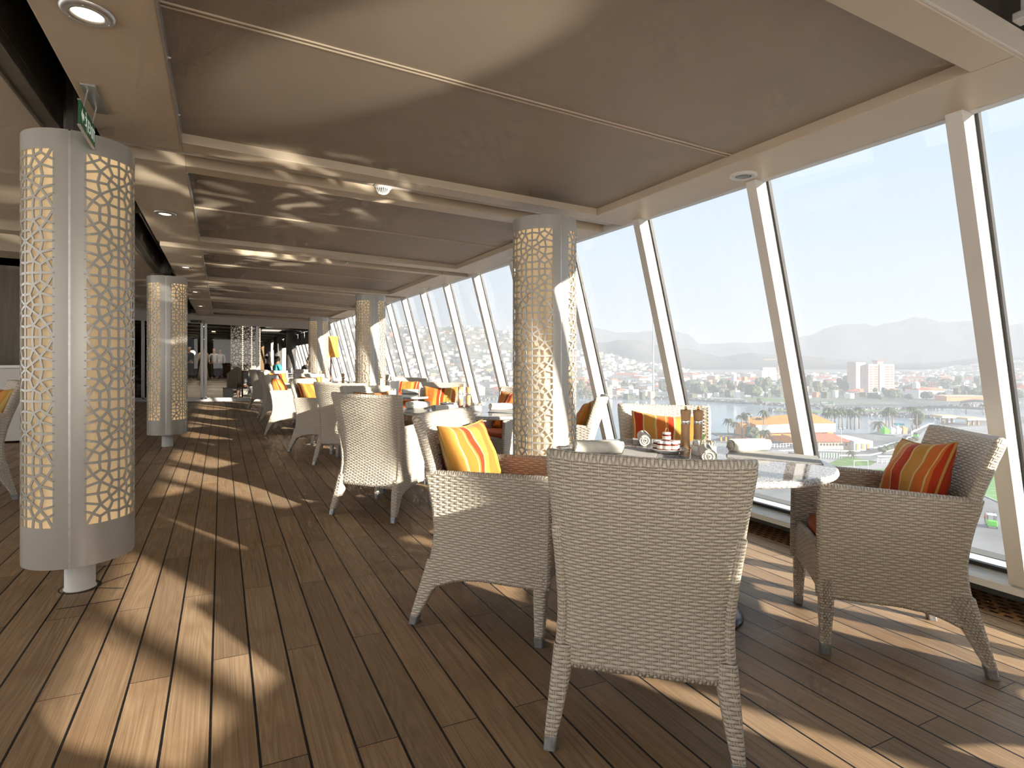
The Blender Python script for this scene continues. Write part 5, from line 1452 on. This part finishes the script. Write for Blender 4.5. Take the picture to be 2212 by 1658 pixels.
# monument, awning, fence
a = at_z(1932, 938, ZL); r = empty('plaza_sculpture', (a[0], a[1], ZL)); tag(r, 'low colourful sculpture on the roundabout', 'sculpture')
mb = MB(); mb.lathe([(7, 0), (7, .5), (0, .5)], 24); mb.build('plinth', O['road'], r)
for q, (x, c_) in enumerate(((-4, 'lime'), (-1.5, 'kerb'), (1, 'white_wall'), (3.4, 'wood'))):
    mb = MB(); mb.lathe([(1.5, .5), (1.9, 2.0+q*.3), (0, 3.6)], 5, c=(x*sn+x*.6, -x*.4, 0)); mb.build('figure', O[c_], r)
r, L, h_, sy_ = hazebox('cyan_awning_stall', 1940, 1954, 915, 924, 4, None, 'little stall with a cyan awning by the channel')
bx(r, 'awning', O['cyan'], 0, L, 0, 3, h_*.6, h_, sy_); bx(r, 'post', O['metal'], 0, .3, 0, .3, 0, h_*.6, sy_)
r, L, h_, sy_ = hazebox('fence_screen', 1772, 1812, 978, 990, 1, None, 'green fence screen at the edge of the sports ground'); r['category'] = 'fence'
bx(r, 'screen', O['fence'], 0, L, 0, .1, 0.3, h_, sy_)
for q in range(8): bx(r, 'post', O['metal'], L*q/7-.1, L*q/7+.1, -.2, 0, 0, h_, sy_)
def picket(u0, v0, u1, v1, lb):
    a = Vector(at_z(u0, v0, ZL)); b = Vector(at_z(u1, v1, ZL)); r = empty('picket_fence', (a.x, a.y, ZL)); tag(r, lb, 'fence'); d = b-a; n = int(d.length/1.2)
    mb = MB()
    for k in range(n+1):
        p = d*(k/n); mb.box(p.x-.12, p.x+.12, p.y-.12, p.y+.12, 0, 1.5)
    mb.build('pickets', O['white_wall'], r)
    mb = MB(); mb.cyl((0, 0, 1.3), (d.x, d.y, 1.3), .07); mb.cyl((0, 0, .5), (d.x, d.y, .5), .07); mb.build('rail', O['white_wall'], r)
picket(1640, 968, 1780, 962, 'white picket fence in front of the orange hall')
picket(1895, 1000, 2000, 1003, 'thin mesh fence line beside the playing field')

def palm_mesh(seed, hgt, crown):
    rng = random.Random(seed); r = empty('palm_tree')
    mb = MB(); mb.tube([(0, 0, 0), (.1, .05, hgt*.5), (.15, .1, hgt)], [.32, .24, .22], 6); mb.build('trunk', O['trunk'], r, smooth=True)
    mb = MB()
    for k in range(26):
        a = rng.uniform(0, 2*PI); up = rng.uniform(-.5, 1.1); L = crown*rng.uniform(.8, 1.1); w = .34
        pts = []
        for q in range(5):
            t = q/4; pts.append(Vector((math.cos(a)*L*t*.95, math.sin(a)*L*t*.95, hgt+L*(up*t*.9-(.95+.3*up)*t*t))))
        s_ = Vector((-math.sin(a), math.cos(a), 0))*w
        mb.grid([[tuple(p-s_*(1-t*.8)+Vector((0, 0, -.15))) for t, p in zip((.2, .1, .2, .5, 1), pts)], [tuple(p) for p in pts], [tuple(p+s_*(1-t*.8)+Vector((0, 0, -.15))) for t, p in zip((.2, .1, .2, .5, 1), pts)]])
    mb.build('crown', O['frond'], r)
    return r
PV = [palm_mesh(1, 8.5, 2.4), palm_mesh(2, 10, 2.6), palm_mesh(3, 4.0, 3.6)]
pused = [False]*3
def palm(u, vb, kind, hscale, label, group=None):
    o = PV[kind] if not pused[kind] else copy_tree(PV[kind]); pused[kind] = True
    a = at_z(u, vb, ZL); o.location = (a[0], a[1], ZL); o.scale = (1, 1, hscale) if kind < 2 else (hscale,)*3
    o.rotation_euler = (0, 0, u*.37); tag(o, label, 'palm', group)
for i, (u, vb, k, s_) in enumerate(((1573, 950, 0, .95), (1587, 949, 0, .78), (1603, 950, 1, .95), (1612, 947, 1, 1.0), (1639, 944, 0, .9), (1651, 952, 1, 1.15), (1652, 953, 2, 1.0))):
    palm(u, vb, k, s_, 'palm before the orange buildings by the water, %s from the left' % ['first', 'second', 'third', 'fourth', 'fifth', 'sixth, tall', 'seventh, low and bushy'][i])
for i, u in enumerate((1782, 1789, 1796, 1804, 1812, 1820, 1830, 1838, 1846, 1856)):
    palm(u, 926+(i % 3), i % 2, .85+.12*((i*7) % 4)/4, 'palm tree in the dense grove right of the middle mullion', 'palms of the dense grove')
for i, (u, vb) in enumerate(((1914, 929), (1921, 930), (1928, 929), (1971, 928), (1980, 928))):
    palm(u, vb, i % 2, 1.0, 'slender palm standing by the channel, %s from the left' % ['first', 'second', 'third', 'fourth', 'fifth'][i])
palm(1898, 933, 2, 1.05, 'single squat date palm on the lawn beside the red-roofed hall')
palm(1840, 990, 2, .55, 'small palm beside the green fence')
for i, (u, vb) in enumerate(((2087, 895), (2124, 897))): palm(u, vb, 0, .7, 'lone palm by the footbridge, %s one' % ('left', 'right')[i])

def blob_tree(name, seed, w, h):
    rng = random.Random(seed); r = empty(name)
    bm = bmesh.new()
    for k in range(16):
        a = rng.uniform(0, 6.28); rr = rng.uniform(0, .62)*w/2
        s_ = rng.uniform(.22, .36)*w*.8
        Mt = Matrix.Translation((math.cos(a)*rr, math.sin(a)*rr, h*.62+rng.uniform(-.22, .24)*h)) @ Matrix.Diagonal((s_, s_, s_*h/w*1.1, 1))
        bmesh.ops.create_icosphere(bm, subdivisions=2, radius=1, matrix=Mt)
    for v in bm.verts: v.co += Vector((rng.uniform(-1, 1), rng.uniform(-1, 1), rng.uniform(-1, 1)))*w*.045
    me = bpy.data.meshes.new('foliage'); bm.to_mesh(me); bm.free(); me.materials.append(O['tree'])
    link(bpy.data.objects.new('foliage', me), r)
    mb = MB(); mb.cyl((0, 0, 0), (0, 0, h*.5), w*.04, w*.03, 6); mb.build('trunk', O['trunk'], r)
    return r
TV = [blob_tree('broad_tree', 1, 9, 7), blob_tree('broad_tree', 2, 12, 8), blob_tree('tall_tree', 3, 8, 12)]
tused = [False]*3
def tree(u, vb, k, s_, label, group=None):
    o = TV[k] if not tused[k] else copy_tree(TV[k]); tused[k] = True
    a = at_z(u, vb, ZL); o.location = (a[0], a[1], ZL); o.scale = (s_,)*3; o.rotation_euler = (0, 0, u*.21); tag(o, label, 'tree', group)
tree(1624, 860, 1, 1.25, 'wide dark umbrella-shaped tree on the far shore')
tree(1580, 852, 2, 1.0, 'tall grey-green tree left of the umbrella-shaped tree')
tree(1640, 870, 0, .5, 'low bush on the far shore lawn')
tree(1622, 953, 1, .62, 'round olive bush in front of the orange pavilion')
tree(1986, 926, 2, .55, 'bushy dark tree among the channel palms')
tree(1273, 858, 1, .9, 'dark tree on the far shore beside the big column')
taken = []
def free(u, vb, gap):
    a = at_z(u, vb, ZL)
    for x, y in taken:
        if abs(x-a[0]) < gap and abs(y-a[1]) < gap: return False
    taken.append(a); return True
for u in (1876, 1890, 1905, 1920, 1935, 1650, 1665, 1678): taken.append(at_z(u, 850 if u > 1700 else 825, ZL))
rng = random.Random(11)
for i in range(90):
    u = rng.choice([rng.uniform(1250, 1640), rng.uniform(1500, 1760), rng.uniform(1760, 2212), rng.uniform(1760, 2212)]); vb = rng.uniform(834, 856)
    if 1870 < u < 1940 and vb > 852: continue
    if not free(u, vb, 9): continue
    tree(u, vb, rng.randrange(3), rng.uniform(.6, 1.25), 'hazy grey-green tree among the far town houses', 'trees of the far town')
for i in range(40):
    u = rng.uniform(1860, 2212); vb = rng.uniform(853, 864)
    if not free(u, vb, 5): continue
    tree(u, vb, rng.randrange(3), rng.uniform(.5, .85), 'dark tree in the shoreline row below the hotel', 'shoreline trees below the hotel')
# shrubs on the bank
for i in range(9):
    tree(1905+i*9, 978-i*3.0, 0, .28, 'low shrub on the planted bank by the road', 'shrubs of the planted bank')

# town houses
HV = []
def house(kind):
    r = empty('town_house'); rng = random.Random(kind)
    w, d, h_ = [(14, 10, 5), (20, 12, 4), (10, 9, 8), (26, 12, 6)][kind % 4]
    wall = O[('white_wall', 'white_wall', 'cream_wall', 'white_wall', 'pink_wall', 'white_wall', 'orange_roof', 'white_wall')[kind % 8]]
    mb = MB(); mb.box(-w/2, w/2, -d/2, d/2, 0, h_); mb.build('walls', wall, r)
    if kind % 3 == 1:
        mb = MB(); v = [mb.add(p) for p in ((-w/2-1, -d/2-1, h_), (w/2+1, -d/2-1, h_), (w/2+1, d/2+1, h_), (-w/2-1, d/2+1, h_), (-w/3, 0, h_+2.2), (w/3, 0, h_+2.2))]
        for f in ((0, 1, 5, 4), (2, 3, 4, 5), (3, 0, 4), (1, 2, 5)): mb.face([v[i] for i in f])
        mb.build('roof', O['red_roof'], r)
    else:
        mb = MB(); mb.box(-w/2-.4, w/2+.4, -d/2-.4, d/2+.4, h_, h_+.5); mb.build('roof', O['grey_roof'], r)
    mb = MB()
    for q in range(4):
        for z in ([1.5] if h_ < 7 else [1.5, 4.5]):
            x = -w/2+w*(q+.6)/4.4
            mb.box(x, x+w*.09, -d/2-.1, -d/2, z, z+1.6); mb.box(x, x+w*.09, d/2, d/2+.1, z, z+1.6)
            mb.box(-w/2-.1, -w/2, -d/2+d*(q+.5)/4.5, -d/2+d*(q+.5)/4.5+1, z, z+1.5)
    mb.build('window', O['dark_glass'], r)
    return r
HV = [house(k) for k in range(8)]; hused = [False]*8
for i in range(420):
    k = rng.randrange(8)
    u = rng.choice([rng.uniform(1250, 1760), rng.uniform(1250, 1700), rng.uniform(1760, 2212), rng.uniform(880, 1110)])
    t = rng.random(); vb = 819+(855-819)*t**.8
    if 1640 < u < 1690 and vb > 822: continue
    if 1865 < u < 1945 and vb > 838: continue
    if u < 1120 and vb < 832: continue
    if not free(u, vb, 15 if vb > 832 else 24): continue
    o = HV[k] if not hused[k] else copy_tree(HV[k]); hused[k] = True
    a = at_z(u, vb, ZL); o.location = (a[0], a[1], ZL); o.rotation_euler = (0, 0, rng.choice([0.2, 0.5, 1.3, 1.9])+rng.uniform(-.2, .2))
    s_ = rng.uniform(.55, 1.0)*(1.0 if vb > 832 else 1.4); o.scale = (s_,)*3
    tag(o, 'small pale flat-roofed house in the hazy far town' if k % 3 != 1 else 'small red-roofed house in the hazy far town', 'house', 'flat roofed far houses' if k % 3 != 1 else 'red roofed far houses')
# individual landmarks
for i, (u, v, c_) in enumerate(((1585, 820, 'white_wall'), (1608, 820, 'orange_roof'))):
    a = at_z(u, 850, ZL); r = empty('billboard', (a[0], a[1], ZL)); D = a[0]*sn+a[1]*cs; tag(r, ('white', 'red')[i]+' billboard on a tall mast in the far town', 'billboard')
    mb = MB(); mb.cyl((0, 0, 0), (0, 0, (850-v)/F*D), .5); mb.build('mast', O['metal'], r)
    hh = (850-v)/F*D; mb = MB(); mb.box(-1.8, 1.8, -1.8, 1.8, hh-1, hh+(5 if i == 0 else 3)); mb.build('board', O[c_], r)
a = at_z(1411, 853, ZL); r = empty('flagpole', (a[0], a[1], ZL)); D = a[0]*sn+a[1]*cs; tag(r, 'very tall slim white flagpole on the far shore', 'flagpole')
mb = MB(); mb.cyl((0, 0, 0), (0, 0, (853-655)/F*D), .85, .35, 8); mb.build('pole', O['metal'], r); mb = MB(); mb.box(-2.2, 2.2, -2.2, 2.2, 0, 3.0); mb.build('plinth', O['white_wall'], r)
a = at_z(1681, 832, ZL); r = empty('lattice_mast', (a[0], a[1], ZL)); D = a[0]*sn+a[1]*cs; tag(r, 'thin orange crane mast beside the white slab block', 'crane')
mb = MB(); hh = (832-776)/F*D
for z in range(0, int(hh), 3): mb.box(-.7, .7, -.7, .7, z, z+1.6)
mb.cyl((0, 0, 0), (0, 0, hh), .5); mb.build('mast', O['orange_roof'], r); mb = MB(); mb.cyl((-18, 6, hh), (8, -3, hh), .5); mb.build('jib', O['orange_roof'], r)
for i, (u, vb, vt) in enumerate(((1618, 952, 897), (1690, 912, 893), (1817, 990, 925), (1968, 968, 905), (1655, 862, 850), (2050, 880, 850))):
    a = at_z(u, vb, ZL); r = empty('street_lamp', (a[0], a[1], ZL)); D = a[0]*sn+a[1]*cs; hh = (vb-vt)/F*D
    tag(r, 'thin street lamp '+('behind the orange pavilion', 'standing in front of the boulder spit', 'in front of the red-roofed hall', 'beside the curved road', 'on the far shore lawn', 'near the footbridge')[i], 'street lamp')
    mb = MB(); mb.cyl((0, 0, 0), (0, 0, hh), .13, .09, 6); mb.build('pole', O['metal'], r)
    mb = MB(); mb.tube([(-.8, .3, hh+.2), (0, 0, hh), (.8, -.3, hh+.2)], .09, 5); mb.box(.5, 1.3, -.5, -.1, hh+.1, hh+.3); mb.build('lamp_arm', O['metal'], r)
# green forklift and its driver at the quay
a = at_z(2142, 1138, ZL); fk = empty('forklift', (a[0], a[1], ZL), 0.5); tag(fk, 'bright green forklift truck on the quay, lower right window', 'forklift')
mb = MB(); mb.box(-1.3, 1.1, -.75, .75, .35, 1.15); mb.box(-1.5, -.7, -.7, .7, .5, 1.45); mb.build('body', O['lime'], fk, bevel=.1)
mb = MB(); mb.box(-.9, .9, -.7, .7, 2.35, 2.45); mb.build('roof_guard', O['white_wall'], fk)
for x, y in ((-.8, -.6), (-.8, .6), (.8, -.6), (.8, .6)):
    mb = MB(); mb.cyl((x, y, 1.1), (x, y, 2.4), .05); mb.build('pillar', O['dark'], fk)
for x in (-.9, .8):
    for y in (-.75, .6):
        mb = MB(); mb.cyl((x, y, .4), (x, y+.18, .4), .4, n=14); mb.build('wheel', O['dark'], fk)
mb = MB(); mb.box(1.15, 1.3, -.5, -.4, .1, 2.6); mb.box(1.15, 1.3, .4, .5, .1, 2.6); mb.build('mast', O['dark'], fk)
mb = MB(); mb.box(1.3, 2.4, -.4, -.25, .1, .16); mb.box(1.3, 2.4, .25, .4, .1, .16); mb.build('fork', O['dark'], fk)
def far_person(u, vb, lb, top):
    a = at_z(u, vb, ZL); p = person(a[0], a[1], 1.0, lb, top, O['dark'], O['dark']); p.location = (a[0], a[1], ZL)
far_person(2128, 1128, 'person in an orange vest walking left of the green forklift', O['person_cloth'])
far_person(1963, 940, 'tiny person standing on the road behind the armchair', O['dark'])
a = at_z(1978, 944, ZL); r = empty('green_cart', (a[0], a[1], ZL), 0.4); tag(r, 'tiny green utility cart on the curved road', 'cart')
mb = MB(); mb.box(-1.5, 1.5, -.8, .8, .4, 1.2); mb.build('body', O['lime'], r, bevel=.1); mb = MB(); mb.box(-.9, .9, -.7, .7, 1.2, 1.9); mb.build('cab', O['dark_glass'], r)
for x in (-1, 1):
    for y in (-.8, .65):
        mb = MB(); mb.cyl((x, y, .35), (x, y+.15, .35), .35, n=12); mb.build('wheel', O['dark'], r)

# ---- hills: ridge profiles in photo rows at a true distance
def ridge(name, prof, D, depth, mat, label, seed, base_v=None):
    rng = random.Random(seed); mb = MB()
    us = [prof[0][0]+(prof[-1][0]-prof[0][0])*k/90 for k in range(91)]
    rows = []
    ph = [rng.uniform(0, 6) for _ in range(6)]
    for j in range(15):
        t = j/14; row = []
        for u in us:
            v = interp(prof, u)+1.2*math.sin(u*.05+ph[0])+.8*math.sin(u*.13+ph[1])
            top = H0-(v-775)/F*D
            dd = D-depth*(1-t)
            sh = t*t*(3-2*t)
            gul = 1+0.10*math.sin(u*.06+ph[2]+t*3)*math.sin(PI*t)+0.07*math.sin(u*.15+ph[3]-t*4)*math.sin(PI*t)
            z = ZL+(top-ZL)*sh*gul
            x, y, _ = at_d(u, 775, dd)
            row.append((x, y, z))
        rows.append(row)
    mb.grid(rows); o = mb.build(name, mat, smooth=True); o['kind'] = 'structure'; return o, rows
ridge('mountain_ridge', [(400, 740), (800, 735), (1100, 722), (1240, 700), (1290, 709), (1345, 722), (1390, 716), (1440, 712), (1480, 722), (1512, 741), (1580, 743), (1650, 738), (1705, 735), (1760, 720), (1800, 705), (1860, 699), (1890, 706), (1930, 697), (1975, 686), (2005, 692), (2050, 695), (2110, 697), (2180, 703), (2400, 712)], 6500, 3000, O['mount'], None, 1)
ridge('foothill_ridge', [(400, 760), (1100, 752), (1240, 745), (1300, 738), (1380, 735), (1440, 748), (1500, 757), (1560, 770), (1620, 762), (1700, 768), (1800, 772), (1900, 785), (1990, 784), (2060, 778), (2120, 772), (2212, 770), (2400, 765)], 3200, 1500, O['mount'], None, 2)
hillA, rowsA = ridge('town_hill', [(300, 712), (600, 705), (800, 700), (880, 703), (960, 708), (1035, 706), (1080, 716), (1140, 728), (1240, 748), (1330, 770), (1450, 792), (1560, 812), (1700, 822)], 1500, 720, O['hill'], None, 3)
hillB, rowsB = ridge('low_hill', [(1900, 815), (2000, 800), (2080, 790), (2150, 782), (2212, 778), (2400, 770)], 1700, 500, O['hill'], None, 4)
# countless tiny houses speckling the slopes
def speckle(name, rows, n, seed, smin, smax, label):
    rng = random.Random(seed); mb = MB()
    mats = [O['white_wall'], O['cream_wall'], O['grey_roof'], O['orange_roof'], O['tree']]
    for q in range(n):
        i = rng.randrange(len(rows)-3); j = rng.randrange(len(rows[0])-1)
        p = Vector(rows[i][j]).lerp(Vector(rows[i+1][j+1]), rng.random()); p.x += rng.uniform(-8, 8); p.y += rng.uniform(-8, 8)
        s_ = rng.uniform(smin, smax); mb.cur = rng.choices(range(5), (52, 10, 14, 8, 30))[0]
        mb.box(p.x-s_, p.x+s_, p.y-s_, p.y+s_, p.z-2, p.z+s_*.9)
    o = mb.build(name, mats); tag(o, label, 'houses', kind='stuff')
speckle('hillside_houses', rowsA, 2600, 5, 2.2, 5.5, 'countless pale houses speckling the near hillside on the left')
speckle('hillside_houses', rowsB, 500, 6, 2.5, 6, 'countless pale houses speckling the low hill on the right')
mb = MB(); rng = random.Random(9)
for q in range(2600):
    u = rng.uniform(1150, 2260); v = 800+52*rng.random()**1.15
    if not free(u, v+8, 9): continue
    a = at_z(u, v+8, ZL); D = a[0]*sn+a[1]*cs; s_ = rng.uniform(.9, 2.8)*(D/700)**.5*1.6
    mb.cur = rng.choices(range(5), (40, 8, 14, 8, 40))[0]
    mb.box(a[0]-s_, a[0]+s_, a[1]-s_, a[1]+s_, ZL-1, ZL+rng.uniform(2, 5.5))
o = mb.build('distant_rooftops', [O['white_wall'], O['cream_wall'], O['grey_roof'], O['red_roof'], O['tree']]); tag(o, 'countless distant rooftops and trees filling the town plain', 'rooftops', kind='stuff')

# ================================================================ LIGHT, SKY, CAMERA
sun_dir = Vector((-1.0, 2.10, -0.65)).normalized()
sd = bpy.data.lights.new('sun', 'SUN'); sd.energy = 15.5; sd.angle = math.radians(0.9); sd.color = (1.0, 0.90, 0.76)
so = bpy.data.objects.new('sun', sd); link(so); so.rotation_euler = sun_dir.to_track_quat('-Z', 'Y').to_euler()
w = bpy.data.worlds.new('sky'); bpy.context.scene.world = w; w.use_nodes = True
t = w.node_tree; t.nodes.clear()
o_ = t.nodes.new('ShaderNodeOutputWorld'); bg = t.nodes.new('ShaderNodeBackground'); tc = t.nodes.new('ShaderNodeTexCoord'); sp = t.nodes.new('ShaderNodeSeparateXYZ'); cr = t.nodes.new('ShaderNodeValToRGB')
t.links.new(tc.outputs['Generated'], sp.inputs[0]); t.links.new(sp.outputs[2], cr.inputs[0])
e = cr.color_ramp; e.elements[0].position = 0.0; e.elements[0].color = (0.955, 0.965, 0.975, 1); e.elements[1].position = 0.5; e.elements[1].color = (0.66, 0.82, 0.98, 1)
x = e.elements.new(0.10); x.color = (0.87, 0.93, 0.98, 1); x = e.elements.new(0.28); x.color = (0.74, 0.865, 0.975, 1)
t.links.new(cr.outputs[0], bg.inputs[0]); bg.inputs[1].default_value = 1.08; t.links.new(bg.outputs[0], o_.inputs[0])

def area(name, loc, tgt, sx_, sy_, e_, c_):
    l = bpy.data.lights.new(name, 'AREA'); l.shape = 'RECTANGLE'; l.size = sx_; l.size_y = sy_; l.energy = e_; l.color = c_
    o = bpy.data.objects.new(name, l); link(o); o.location = loc; o.rotation_euler = (Vector(tgt)-Vector(loc)).to_track_quat('-Z', 'Y').to_euler(); return o
area('port_fill', (-4.6, 3.5, 1.6), (0, 5, 0.9), 12, 2.2, 105, (1, .90, .78))  # unseen fill light added to brighten the room from port
area('aft_fill', (0.8, -3.2, 1.5), (0.8, 4, 1.0), 4.5, 1.8, 115, (1, .92, .82))  # unseen fill light added behind the camera to lift the interior

area('far_room_fill', (-0.6, 33, 2.15), (-0.6, 33, 0), 2.5, 12, 160, (1, .82, .6))  # unseen area light added to brighten the far room
def glint_spot(name, loc, tgt, e_, ang, scale, lo, hi, seed):
    # spot lamp added to mimic sun reflected off tables and water, in soft streaks
    l = bpy.data.lights.new(name, 'SPOT'); l.energy = e_; l.spot_size = math.radians(ang); l.spot_blend = 0.7; l.shadow_soft_size = 0.02; l.color = (1, .92, .78)
    l.use_nodes = True; t = l.node_tree; em = [n for n in t.nodes if n.type == 'EMISSION'][0]
    tc = t.nodes.new('ShaderNodeTexCoord'); mp = t.nodes.new('ShaderNodeMapping'); mp.inputs['Scale'].default_value = (scale[0], scale[1], 1); mp.inputs['Location'].default_value = (seed, seed*.7, 0)
    nz = t.nodes.new('ShaderNodeTexNoise'); nz.inputs['Scale'].default_value = 1.0; nz.inputs['Detail'].default_value = 1.0; nz.inputs['Distortion'].default_value = 0.8
    cr = t.nodes.new('ShaderNodeValToRGB'); cr.color_ramp.elements[0].position = lo; cr.color_ramp.elements[1].position = hi
    t.links.new(tc.outputs['Normal'], mp.inputs[0]); t.links.new(mp.outputs[0], nz.inputs['Vector']); t.links.new(nz.outputs[0], cr.inputs[0]); t.links.new(cr.outputs[0], em.inputs[1])
    o = bpy.data.objects.new(name, l); link(o); o.location = loc; o.rotation_euler = (Vector(tgt)-Vector(loc)).to_track_quat('-Z', 'Y').to_euler()
glint_spot('added_glint_spot', (2.75, -1.2, 1.0), (0.70, 2.10, 2.33), 760, 10, (2, 2), 0.0, 0.35, 0.0)
glint_spot('added_glint_spot', (2.2, -1.0, 1.0), (-0.02, 2.05, 2.33), 350, 6, (2, 2), 0.0, 0.35, 1.0)
glint_spot('added_glint_spot', (2.05, 2.12, 0.8), (-0.05, 5.0, 2.37), 1500, 38, (9, 22), 0.55, 0.72, 3.1)
glint_spot('added_glint_spot', (2.05, 4.9, 0.8), (0.0, 8.4, 2.37), 1700, 36, (9, 22), 0.55, 0.72, 7.7)
glint_spot('added_glint_spot', (2.0, 7.6, 0.8), (0.2, 11.6, 2.37), 1900, 34, (9, 22), 0.55, 0.72, 11.3)

cam = bpy.data.cameras.new('camera'); co = bpy.data.objects.new('camera', cam); link(co)
co.location = (0, 0, H0); co.rotation_euler = (PI/2, 0, -TH)
cam.sensor_width = 36; cam.lens = 36*F/2212; cam.shift_y = -(829-775)/2212; cam.clip_end = 20000; cam.clip_start = 0.02
sc = bpy.context.scene; sc.camera = co
sc.view_settings.view_transform = 'Standard'; sc.view_settings.exposure = 0.0
sc.cycles.max_bounces = 6; sc.cycles.diffuse_bounces = 4; sc.cycles.glossy_bounces = 3; sc.cycles.transparent_max_bounces = 16
sc.cycles.use_light_tree = False; sc.cycles.adaptive_threshold = 0.07; sc.cycles.adaptive_min_samples = 12
sc.cycles.caustics_reflective = False; sc.cycles.caustics_refractive = False
try: sc.cycles.use_denoising = True
except Exception: pass
